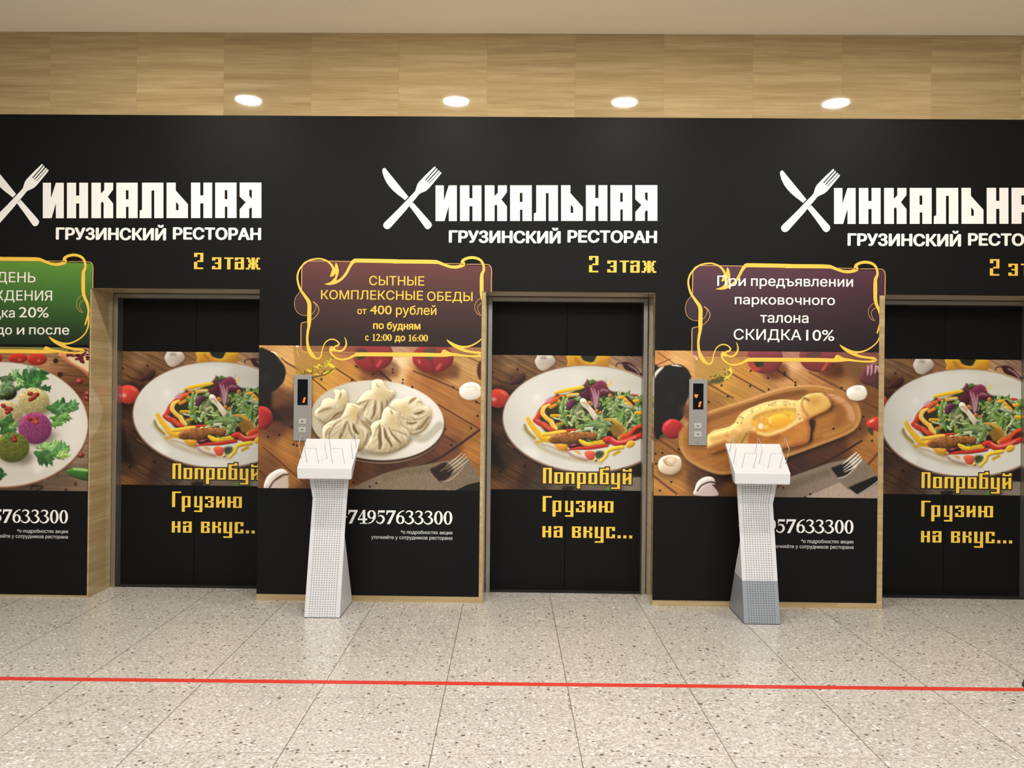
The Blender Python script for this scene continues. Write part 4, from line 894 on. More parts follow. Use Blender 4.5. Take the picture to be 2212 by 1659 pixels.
# ---------------------------------------------------------------- lift doors: steel frame, two wrapped leaves each
G = {  # letter shapes of the squared-off face, as rectangles (x0, y0, x1, y1); height of a small letter is 205
    'П': [(0,-80,57,205),(107,-80,160,205),(57,-80,107,-55)], 'Г': [(0,-80,57,205),(57,-80,165,-53)],
    'о': [(0,0,57,205),(107,0,160,205),(57,0,107,25),(57,180,107,205)], 'п': [(0,0,57,205),(107,0,160,205),(57,0,107,25)],
    'р': [(0,0,57,290),(107,0,160,205),(57,0,107,25),(57,180,107,205)], 'б': [(0,-75,57,205),(57,-75,165,-50),(107,-100,165,-75),(107,0,160,205),(57,0,107,25),(57,180,107,205)],
    'у': [(0,0,57,205),(107,0,160,290),(57,180,107,205),(0,262,107,290)], 'и': [(0,0,57,205),(107,0,160,205),(57,95,85,135),(80,72,107,112)],
    'й': [(0,0,57,205),(107,0,160,205),(57,95,85,135),(80,72,107,112),(0,-55,165,-28),(0,-80,45,-55),(115,-80,165,-55)],
    'з': [(0,0,160,25),(0,25,57,55),(107,25,160,85),(55,82,130,108),(107,104,160,205),(0,180,107,205),(0,135,57,180)],
    'ю': [(0,0,57,205),(57,88,106,114),(106,0,162,205),(212,0,266,205),(162,0,212,25),(162,180,212,205)], 'н': [(0,0,57,205),(107,0,160,205),(57,86,107,113)],
    'а': [(0,0,160,25),(0,25,57,50),(107,25,160,205),(0,75,107,100),(0,100,57,205),(57,180,107,205)], 'в': [(0,0,57,205),(57,0,160,25),(107,25,160,82),(57,82,132,107),(107,107,160,205),(57,180,107,205)],
    'к': [(0,0,57,205),(107,0,160,72),(57,76,132,103),(107,107,160,205)], 'с': [(0,0,57,205),(57,0,160,25),(107,25,160,72),(107,135,160,205),(57,180,107,205)], '.': [(0,150,57,205)],
    '2': [(0,-75,160,-48),(0,-48,57,-5),(107,-48,160,55),(55,55,160,82),(0,82,57,178),(0,178,160,205)], 'э': [(0,0,160,25),(0,25,57,55),(107,25,160,180),(52,88,107,113),(0,150,57,180),(0,180,160,205)],
    'т': [(0,0,160,25),(52,25,108,205)], 'ж': [(10,0,65,28),(40,28,85,86),(95,0,155,205),(62,86,190,114),(40,114,85,176),(0,176,62,205),(185,0,240,28),(165,28,210,86),(165,114,210,176),(188,176,250,205)]}
def squared(fl, word, x, ztop, unit, pitch=207, grow=0):
    for ch in word:
        if ch == ' ': x += 125 * unit; continue
        for a, b, c, d in G[ch]:
            fl.step()
            fl.quad(x + (a - grow) * unit, x + (c + grow) * unit, ztop - (d + grow) * unit, ztop - (b - grow) * unit)
        x += (pitch + (106 if ch == 'ю' else 90 if ch == 'ж' else -102 if ch == '.' else 0)) * unit
salad = paint_salad(-.239, .844, .728, 1.703)
LEAF_Y, SEAM = .385, .300
UN = .12054 / 303.0                                     # metres per letter unit at the door plane
def leaf_parts(right):
    x0, x1 = (SEAM + .0015, .844) if right else (-.239, SEAM - .0015)
    root = empty('door_panel', (0, 0, 0))
    bm = bmesh.new(); bx(bm, x0, x1, LEAF_Y, LEAF_Y + .04, .006, 2.087, bev=.001); leaf = to_obj('door_panel', bm, M['vinyl'])
    bpy.data.objects.remove(root)
    k = int((SEAM + .239) * DENS)
    p = picture('food_print', salad, LEAF_Y - .0012, M['print'], leaf, k if right else 0, None if right else k)
    p['label'] = 'printed salad on a white plate, half on each door leaf'
    L0 = -.239 + .376                                   # left edge and tops of the small letters of the three lines
    for word, zt, n, adj in (('Попробуй', .8565, 2, 0), ('Грузию', .6515, 2, -27), ('на вкус...', .4660, 2, 0)):
        fl = Flat(LEAF_Y - .0026); part = word[n:] if right else word[:n]
        x = L0 + (n * 207 + adj) * UN if right else L0
        if right and word.startswith('Г'): x += 13 * UN
        if word.startswith('Поп'):
            fl.Y = LEAF_Y - .0019; fl.mi = 1; squared(fl, part, x, zt, UN, grow=20); fl.Y = LEAF_Y - .0026; fl.mi = 0
        if word.startswith('Г') and not right: squared(fl, 'Г', x, zt, UN); squared(fl, 'р', x + 180 * UN, zt, UN)
        else: squared(fl, part, x, zt, UN)
        fl.cut(SEAM, not right)
        fl.done('slogan_lettering', [M['slogan'], M['outline']], leaf)['label'] = 'yellow slogan in squared letters'
    return leaf
def frame_mesh():
    bm = bmesh.new(); y0, y1 = .300, .43; a, b = -.268, .873
    bx(bm, a, a + .029, y0, y1, 0, 2.114, bev=.0015); bx(bm, b - .029, b, y0, y1, 0, 2.114, bev=.0015); bx(bm, a + .029, b - .029, y0, y1, 2.087, 2.114, bev=.0015)
    return bm
DX = [-2.7030, 0.0, 2.7235]
src = None
for n, dx in enumerate(DX):
    if src is None:
        fr = struct(to_obj('door_1', frame_mesh(), M['steel'])); fr['label'] = ''; del fr['label']
        leaves = [leaf_parts(False), leaf_parts(True)]
        bm = bmesh.new(); bx(bm, -.239, .844, .31, .46, 0.0, .005); sill = to_obj('door_sill', bm, M['foot'])
        bm = bmesh.new(); bx(bm, -.268, .873, .44, .46, 0.005, 2.114); back = to_obj('shaft_back', bm, M['dark'])
        for o in leaves + [sill, back]: o.parent = fr
        src = (fr, leaves + [sill, back])
    else:
        fr = struct(src[0].copy()); fr.name = 'door_%d' % (n + 1); COL.objects.link(fr)
        for ch in src[1]:
            c = ch.copy(); COL.objects.link(c); c.parent = fr
            for g in ch.children:
                d = g.copy(); COL.objects.link(d); d.parent = c
    fr.location = (dx, 0, 0)
# ---------------------------------------------------------------- the three black vinyl wraps and everything printed on them
VY = -.0020
def sheet(parent, pts):
    bm = bmesh.new(); prism(bm, pts, VY, -.0003); return to_obj('vinyl_sheet', bm, M['vinyl'], parent)
def digits(fl, s, x, zb, h, pitch, wt=.84):
    u = h / 240.0
    def Rb(pts):
        fl.step(); p = fnum(pts); p = p * np.array([1, 1, wt]); c = spline(p, False, 6); t = np.gradient(c[:, :2], axis=0); t /= np.linalg.norm(t, axis=1)[:, None]
        nn = np.stack([-t[:, 1], t[:, 0]], 1); A = c[:, :2] + nn * c[:, 2:] / 2; B = c[:, :2] - nn * c[:, 2:] / 2
        a = [fl.bm.verts.new((x + q[0] * u, fl.Y, zb + h - q[1] * u)) for q in A]; b = [fl.bm.verts.new((x + q[0] * u, fl.Y, zb + h - q[1] * u)) for q in B]
        for i in range(len(a) - 1): fl.bm.faces.new((a[i], a[i + 1], b[i + 1], b[i])).material_index = fl.mi
    def Pl(pts): fl.poly([(x + q[0] * u, zb + h - q[1] * u) for q in fnum(pts)])
    for ch in s:
        if ch == '0': Rb([(78 + 55 * math.cos(t), 120 + 109 * math.sin(t), 16 + 34 * abs(math.cos(t))) for t in np.linspace(0, 2 * math.pi, 25)])
        elif ch == '7': Pl("4,2 165,2 165,20 66,240 12,240 112,38 44,38 24,52 16,84 0,84")
        elif ch == '4': Rb("100,8,18 60,80,18 10,160,18"); Pl("4,150 166,150 166,178 4,178"); Pl("88,2 132,0 132,236 88,236"); Pl("40,226 168,226 168,240 40,240")
        elif ch == '9': Rb([(76 + 54 * math.cos(t), 78 + 64 * math.sin(t), 18 + 28 * abs(math.cos(t))) for t in np.linspace(0, 2 * math.pi, 21)]); Rb("132,80,44 128,140,42 92,196,28 50,224,20 14,232,14")
        elif ch == '6': Rb([(80 + 54 * math.cos(t), 162 + 64 * math.sin(t), 18 + 28 * abs(math.cos(t))) for t in np.linspace(0, 2 * math.pi, 21)]); Rb("26,160,44 30,100,42 66,44,28 110,14,20 146,6,14")
        elif ch == '5': Pl("24,4 140,4 140,42 36,42 31,80 19,80"); Rb("24,112,12 58,94,24 104,112,40 122,160,46 98,208,38 56,230,26 6,206,22 2,184,16")
        elif ch == '3': Rb("12,44,14 34,18,24 78,12,28 116,40,44 106,84,34 62,110,14"); Rb("62,110,12 108,124,30 134,168,48 108,212,38 56,230,26 6,206,22 2,184,14")
        elif ch == '1': Pl("54,20 104,0 110,0 110,224 140,230 140,240 34,240 34,230 66,224 66,36 28,40 26,32")
        elif ch == '2': Rb("14,66,16 36,22,30 84,16,34 118,56,46 100,116,36 50,176,26 14,222,24"); Pl("4,206 146,206 152,180 162,180 154,240 4,240")
        elif ch == ':': Pl("20,90 60,90 60,130 20,130"); Pl("20,200 60,200 60,240 20,240"); x += (80 - pitch) * u
        elif ch == '+': Pl("14,112 150,112 150,134 14,134"); Pl("71,54 93,54 93,192 71,192")
        x += pitch * u
B1, B2 = (630, 540, .15072), (850, 540, .15072)
def badge(parent, dx, dz, top, mid, low, edge, lines):
    # coloured field, fading downwards as printed
    xl = [(165, 200), (200, 162), (240, 150), (560, 145), (600, 115), (680, 60), (780, 42), (870, 68), (930, 140), (942, 232), (1035, 232), (1046, 150), (1080, 136), (1392, 136)]
    xr = [(165, 700), (204, 760), (206, 1340), (215, 1384), (240, 1398), (590, 1402), (1000, 1402), (1392, 1400)]
    bm = bmesh.new(); lay = bm.loops.layers.float_color.new('print_colour'); prev = None
    for y in list(range(165, 240, 8)) + list(range(240, 1393, 24)) + [1392]:
        a = np.interp(y, *zip(*xl)); b = np.interp(y, *zip(*xr))
        X0, Z0 = S(630 + a * .15072, 540 + y * .15072); X1, Z1 = S(850 + b * .15072, 540 + (y + 16) * .15072)
        t = (y - 165) / 1227.0
        col = np.array(top) + (np.array(mid) - top) * min(1, t / .5) if t < .5 else np.array(mid) + (np.array(low) - mid) * (t - .5) / .5
        c = (*lin(col), 1)
        cur = (bm.verts.new((X0 + dx, VY - .0006, Z0 + dz)), bm.verts.new((X1 + dx, VY - .0006, Z1 + dz)), c)
        if prev:
            f = bm.faces.new((prev[0], cur[0], cur[1], prev[1]))
            for lp, cc in zip(f.loops, (prev[2], c, c, prev[2])): lp[lay] = cc
        prev = cur
    def clip(bm_):
        h = Flat(0); h.bm.free(); h.bm = bm_; h.trim(edge, LINT)
    clip(bm)
    bd = to_obj('badge', bm, M['print'], parent)
    fl = Flat(VY - .0018); fl.dx, fl.dz = dx, dz
    fl.mi = 1
    fl.view(*B1)
    for r in ("850,165,11 500,160,11 260,160,11 190,176,11 158,220,12 148,300,14 146,440,14 144,560,12", "230,1027,10 150,1046,12 137,1090,13 136,1240,13 136,1390,13 152,1440,13 205,1462,12 500,1466,9 950,1468,8",
              "118,600,7 60,680,7 42,780,7 70,875,7 140,930,7 225,940,7 300,912,7 342,850,7 350,790,7 312,745,9", "312,742,14 362,785,12 392,850,10 372,920,9 320,980,8 285,1004,6"): fl.ribbon(r)
    fl.view(*B2)
    for r in ("730,196,10 960,198,9", "1050,206,10 1330,208,11 1385,232,13 1405,290,13 1403,450,13 1402,592,13 1400,640,12", "1250,688,7 1190,740,7 1165,810,7 1180,880,7 1222,930,8 1262,936,10", "1265,758,7 1215,805,7 1210,860,7 1240,918,8", "1240,1500,7 1420,1506,7"): fl.ribbon(r)
    fl.mi = 0; fl.Y = VY - .0024
    fl.view(*B1)
    fl.poly(fl.W("600,268 578,290 566,332 548,386 600,376 640,332 622,395 560,460 484,488 600,478 640,446 652,400 674,340 679,290 660,215 636,180 624,215 622,264"))
    fl.ribbon("604,270,34 560,200,30 500,155,24 430,130,22 360,128,22 260,148,22 180,200,22 115,280,24 86,370,26 92,460,28 125,560,32 185,650,40 235,720,50 256,780,57 256,880,58 254,1000,58 250,1090,44 236,1160,38 226,1260,34 234,1370,40 262,1450,56 300,1510,52 345,1550,30 380,1560,24 412,1540,22 432,1480,18 446,1410,15 480,1335,16 530,1292,17 590,1280,18 645,1300,18 680,1340,22 662,1372,26 622,1384,24 614,1412,22 642,1440,26 700,1448,26 752,1420,30 784,1355,24 778,1290,16 758,1250,6")
    fl.ribbon("486,490,14 560,488,28 640,462,40 715,418,36 785,335,38 835,240,40 870,185,48 905,156,56 960,154,57 1250,158,57 1526,164,57")
    fl.poly(fl.W("540,1440 546,1402 572,1376 602,1392 600,1420 644,1432 650,1452 616,1456 560,1452"))
    fl.ribbon("552,1430,28 568,1480,24 630,1545,24 720,1572,26 820,1552,30 895,1515,40 950,1498,55 1100,1496,56 1526,1498,57")
    fl.view(*B2)
    fl.ribbon("0,166,57 300,168,57 580,172,56 650,182,46 730,214,40 810,240,42 890,246,44 960,232,48 1000,208,58 990,180,54 1000,150,44 1050,122,40 1130,110,40 1210,126,38 1262,164,36 1290,222,34 1294,290,36 1268,355,46 1264,450,54 1264,560,54 1266,640,50 1284,720,44 1320,800,40 1338,880,32 1338,950,26 1318,1030,24 1290,1120,18 1290,1120,6")
    fl.ribbon("0,1498,57 400,1500,57 680,1506,52 780,1502,50 880,1498,40 980,1512,28 1090,1522,26 1200,1522,30 1262,1504,40 1240,1478,38 1160,1468,32 1060,1452,36 975,1422,46 900,1384,50 840,1348,44 795,1315,28 766,1286,8")
    fl.ribbon("880,1368,44 960,1388,34 1040,1388,26 1110,1372,22 1180,1338,20 1240,1296,18 1296,1236,18 1330,1160,20 1342,1080,24 1338,980,26")
    fl.poly(fl.W("676,1482 712,1428 742,1430 800,1462 900,1488 780,1502"))
    clip(fl.bm)
    fl.done('scroll_border', [M['gold'], M['goldthin']], bd)['label'] = 'gold scrollwork border'
    return bd
def px(x, y): a, b = S(x, y); return float(a), float(b)
def line(fl, body, view, x0, x1, yt, yb, ref='Н', bold=0.0, space=1.0, right=None):
    ox, oy, k = view; a, m = px(ox + x0 * k, oy + (yt + yb) / 2 * k) if x0 is not None else (None, None)
    c = (x0 if x0 is not None else x1 - 200) + 0.0
    X1, zt = px(ox + x1 * k, oy + yt * k); _, zb = px(ox + x1 * k, oy + yb * k)
    mid = ((x0 if x0 is not None else x1) + x1) / 2
    _, zt = px(ox + mid * k, oy + yt * k); _, zb = px(ox + mid * k, oy + yb * k)
    text(fl, body, a, X1, zb, zt, ref, bold, space, right)
V1, V2, V3 = (0, 340, .27125), (560, 340, .27125), (1460, 340, .34)
# --- wrap furniture that repeats: cutlery emblem, title, subtitle, floor number, phone, footnote (drawn for the middle wrap)
def emblem():
    fl = Flat(VY - .0010); fl.view(810, 350, .09042)
    fl.poly(spline(fl.W("225,145 255,160 420,365 600,590 800,832 720,912 560,790 420,672 300,520 215,360 178,230 185,170"), True, 4)[::1] if 0 else fl.W("225,143 252,155 330,255 450,400 600,585 800,832 720,914 640,850 540,775 430,680 340,580 270,480 215,365 185,265 176,200 190,160"))
    fl.poly(fl.W("912,968 1100,1180 1330,1440 1356,1480 1358,1520 1330,1570 1290,1600 1250,1606 1215,1590 1190,1560 1000,1290 824,1056"))
    fl.poly(fl.W("1425,108 1450,120 1452,140 1190,435 1212,448 1475,152 1494,165 1490,190 1232,480 1258,486 1520,200 1545,210 1544,232 1282,522 1305,520 1560,238 1584,246 1586,275 1400,500 1290,630 1220,690 1120,735 1060,765 1010,830 700,1200 380,1560 330,1600 290,1606 240,1590 205,1545 198,1500 220,1455 560,1120 920,745 965,690 990,610 1010,545 1050,480 1200,325 1380,150"))
    return fl
def title():
    fl = Flat(VY - .0010); fl.view(*V1); fl.dx = 2.6965
    def P(x, *loops): 
        L = [fl.W([(x + a, 203 + b - (x - 343) * .0012) for a, b in fnum(l)]) for l in loops]
        (fl.poly(L[0]) if len(L) == 1 else fl.polyh(L))
    P(343, "0,0 65,0 65,122 104,0 167,0 167,282 104,282 104,162 70,282 0,282")
    for x in (535, 1523): P(x, "0,0 73,0 73,102 98,102 98,0 168,0 168,282 98,282 98,165 73,165 73,282 0,282")
    P(730, "0,0 75,0 75,86 102,58 102,0 173,0 173,55 130,112 173,166 173,282 97,282 97,164 88,150 76,162 76,282 0,282")
    for x in (928, 1715): P(x, "0,0 170,0 170,282 97,282 97,192 77,192 77,282 0,282", "76,60 97,60 97,132 76,132")
    P(1113, "20,0 190,0 190,282 117,282 117,62 95,62 95,282 0,282 2,222 20,215")
    P(1328, "0,0 73,0 73,62 170,172 170,282 0,282", "75,152 95,176 95,219 75,219")
    P(1910, "0,0 173,0 173,282 97,282 97,205 88,198 75,212 75,282 0,282 0,213 48,157 0,112", "76,58 97,58 97,130 76,106")
    return fl
def subtitle(word, a, b, dz):
    fl = Flat(VY - .0010); line(fl, word, V1, a, b, 561 + dz, 659 + dz, bold=.046)
    for v in fl.bm.verts: v.co.x += 2.6965
    return fl
def level(two):
    fl = Flat(VY - .0010); u = .465 * .27125 / 318
    x, z = px(1547 * .27125, 340 + 795 * .27125); x += 2.6965
    if two: squared(fl, '2', x, z, u); return fl
    squared(fl, 'э', x + 145 / .465 * u, z, u); squared(fl, 'т', x + 243 / .465 * u, z, u); squared(fl, 'а', x + 328 / .465 * u, z, u); squared(fl, 'ж', x + 418 / .465 * u, z, u)
    return fl
VP = (730, 1080, .12206)
def phone():
    fl = Flat(VY - .0010); zb = px(860, 1132.2)[1]; h = 245 * .12206 / 317.0
    digits(fl, '+74957633300', px(730 + 14 * .12206, 1110)[0], zb, h, 165.5)
    return fl
def foot(second):
    fl = Flat(VY - .0010)
    if second: line(fl, 'уточняйте у сотрудников ресторана', VP, 592, 2025, 647, 695, ref='н', bold=.012)
    else: line(fl, '*о подробностях акции', VP, 1112, 2025, 555, 603, ref='н', bold=.012)
    return fl
WRAPS = [
    dict(dx=-2.6965, base=(-7.0, -7.0, -2.985, -1.8000), foot=.016, label='black vinyl wall wrap with a green badge over a white plate of round patties',
         print=lambda: paint_patties(-4.514, -2.985, .728, 1.712), fname='printed plate of red, green and beige patties with parsley'),
    dict(dx=0.0, base=(-1.8175, -1.8000, -.300, .8945), foot=.043, label='black vinyl wall wrap with a maroon badge over a plate of pleated dumplings',
         print=lambda: paint_dumplings(-1.817, -.300, .764, 1.739), fname='printed plate of five pleated dumplings'),
    dict(dx=2.6965, base=(.8770, .8945, 2.386, 3.574), foot=.039, label='black vinyl wall wrap with a purple badge over a bread boat with egg yolk',
         print=lambda: paint_bread(.879, 2.386, .745, 1.730), fname='printed boat-shaped bread with egg yolk on a wooden board')]
made = {}
for i, w in enumerate(WRAPS):
    root = empty('advertising_wrap', (0, 0, 0)); tag(root, w['label'], 'wall graphic', 'restaurant wraps on the lift wall')
    a0, a, b, c = w['base']
    sheet(root, [(a0, w['foot']), (b, w['foot']), (b, LINT + .002), (c, LINT + .002), (c, 3.308), (a, 3.308), (a, LINT + .002), (a0, LINT + .002)])
    p = picture('food_print', w['print'](), VY - .0008, M['print'], root); p['label'] = w['fname']
    for name, fn, mats in (('cutlery_emblem', emblem, M['white']), ('title_lettering', title, M['white']), ('cuisine_lettering', lambda: subtitle('ГРУЗИНСКИЙ', 447, 1325, 0), M['white']), ('restaurant_lettering', lambda: subtitle('РЕСТОРАН', 1378, 2081, -2), M['white']),
            ('storey_digit', lambda: level(True), M['gold']), ('storey_lettering', lambda: level(False), M['gold']), ('phone_lettering', phone, M['white']), ('footnote_lettering', lambda: foot(False), M['small']), ('footnote_lettering_line', lambda: foot(True), M['small'])):
        if name not in made: made[name] = fn().done(name, mats, root).data; o = root.children[-1] if False else [q for q in root.children if q.data == made[name]][0]
        else: o = link(name, made[name], root)
        o.location.x = 0.0
    w['root'] = root
# the middle wrap holds the drawn pieces; the others use the same drawings shifted along the wall
for i, w in enumerate(WRAPS):
    for o in w['root'].children:
        if o.name.split('.')[0] in made:
            o.location.x = w['dx'] + (.0 if not o.name.startswith('phone') and not o.name.startswith('foot') else (.0615 if i == 0 else .0140 if i == 2 else 0))
            if i != 1 and (o.name.startswith('phone') or o.name.startswith('foot')): o.location.z = -.026
ox, oy, k = V2
class Fl3(Flat):
    def __init__(s): Flat.__init__(s, VY - .0034)
def put(bd, mat, label, *items):                        # every line of the badge is a part of its own
    for it in items:
        fl = Fl3(); it(fl); fl.done('badge_lettering', mat, bd)['label'] = label
bd = badge(WRAPS[1]['root'], 0.0, 0.0, (98, 47, 45), (64, 37, 35), (35, 26, 25), -.300, None)
hh = 55 * k / 318; zb = px(ox + 1100 * k, oy + 1464 * k)[1]
put(bd, M['gold'], 'gold lettering',
    lambda f: line(f, 'СЫТНЫЕ', V2, 877, 1315, 946, 1020, bold=.008), lambda f: line(f, 'КОМПЛЕКСНЫЕ', V2, 494, 1305, 1060, 1133, bold=.008), lambda f: line(f, 'ОБЕДЫ', V2, 1338, 1700, 1071, 1144, bold=.008),
    lambda f: line(f, 'от', V2, 782, 857, 1207, 1249, ref='н', bold=.012), lambda f: line(f, '400', V2, 884, 1056, 1180, 1251, ref='0', bold=.01), lambda f: line(f, 'рублей', V2, 1090, 1412, 1198, 1254, ref='н', bold=.01),
    lambda f: line(f, 'по', V2, 908, 994, 1322, 1367, ref='н', bold=.026), lambda f: line(f, 'будням', V2, 1018, 1285, 1325, 1371, ref='н', bold=.026),
    lambda f: line(f, 'с', V2, 845, 873, 1418, 1460, ref='н', bold=.026), lambda f: line(f, 'до', V2, 1080, 1164, 1420, 1463, ref='н', bold=.026),
    lambda f: digits(f, '12:00', px(ox + 895 * k, 720)[0], zb + .0008, hh, 158, 1.0), lambda f: digits(f, '16:00', px(ox + 1183 * k, 720)[0], zb - .0004, hh, 158, 1.0))
bd = badge(WRAPS[2]['root'], 2.658, -.0100, (82, 42, 60), (55, 33, 41), (31, 23, 25), 2.386, None)
put(bd, M['white'], 'white lettering',
    lambda f: line(f, 'При', V3, 262, 443, 752, 817, bold=.012), lambda f: line(f, 'предъявлении', V3, 476, 1124, 772, 820, ref='н', bold=.012), lambda f: line(f, 'парковочного', V3, 373, 1009, 890, 936, ref='н', bold=.012),
    lambda f: line(f, 'талона', V3, 534, 841, 1003, 1051, ref='н', bold=.012), lambda f: line(f, 'СКИДКА', V3, 366, 796, 1092, 1160, bold=.008), lambda f: line(f, '10%', V3, 826, 1005, 1096, 1166, ref='0', bold=.008))
bd = badge(WRAPS[0]['root'], -2.730, -.0040, (98, 148, 58), (60, 102, 46), (30, 42, 28), -2.985, None)
put(bd, M['cream'], 'cream lettering',
    lambda f: line(f, 'ДЕНЬ', V1, None, 287, 915, 997, bold=.008, right=1.02), lambda f: line(f, 'РОЖДЕНИЯ', V1, None, 419, 1062, 1142, bold=.008, right=1.02),
    lambda f: line(f, 'скидка', V1, None, 122, 1218, 1276, ref='н', bold=.01, right=1.0), lambda f: line(f, '20%', V1, 155, 392, 1193, 1276, ref='0', bold=.008),
    lambda f: line(f, 'до', V1, None, 100, 1355, 1411, ref='н', bold=.012, right=1.05), lambda f: line(f, 'и', V1, 138, 198, 1355, 1411, ref='н', bold=.012), lambda f: line(f, 'после', V1, 236, 555, 1355, 1411, ref='н', bold=.012))
# ---------------------------------------------------------------- lift call panels
def call_panel(x, z, label, arrow):
    r = empty('elevator_call_panel', (x, 0, z)); tag(r, label, 'call panel', 'call panels between the lifts')
    bm = bmesh.new(); bx(bm, -.061, .061, -.020, -.0050, -.224, .224, bev=.002); to_obj('faceplate', bm, M['panel'], r)
    bm = bmesh.new(); bx(bm, -.035, .035, -.0212, -.018, .018, .194, bev=.0006); d = to_obj('display', bm, M['glass'], r)
    bm = bmesh.new()                                    # the figure 1 in slanted segments
    for z0, z1 in ((.036, .052), (.055, .071)):
        o0, o1 = (z0 - .036) * .25, (z1 - .036) * .25
        prism(bm, [(-.001 + o0, z0), (.0125 + o0, z0), (.014 + o1, z1), (.001 + o1, z1)], -.0222, -.0210)
    to_obj('floor_digit', bm, M['led'], d)
    if arrow:
        bm = bmesh.new(); prism(bm, [(-.026, .120), (-.002, .120), (-.003, .108), (-.011, .096), (-.017, .096), (-.025, .108)], -.0222, -.0210); to_obj('direction_arrow', bm, M['led'], d)
    for k, zc in enumerate((-.092, -.149)):
        bm = bmesh.new(); bx(bm, -.026, .026, -.0235, -.019, zc - .018, zc + .018, bev=.0025); b = to_obj('call_button', bm, M['button'], r)
        bm = bmesh.new(); s = 1 if k == 0 else -1; prism(bm, [(-.010, zc - .004 * s), (.010, zc - .004 * s), (0, zc + .006 * s)], -.0243, -.0232); to_obj('arrow_mark', bm, M['mark'], b)
    bm = bmesh.new(); bmesh.ops.create_cone(bm, cap_ends=True, segments=16, radius1=.0035, radius2=.0035, depth=.003, matrix=Matrix.Translation((0, -.0202, -.208)) @ Matrix.Rotation(math.pi / 2, 4, 'X')); to_obj('key_switch', bm, M['mark'], r)
    return r
call_panel(-1.511, 1.316, 'grey lift call panel showing 1, set over the dumpling print', False)
call_panel(1.170, 1.315, 'grey lift call panel showing a down arrow and 1, over the bread print', True)
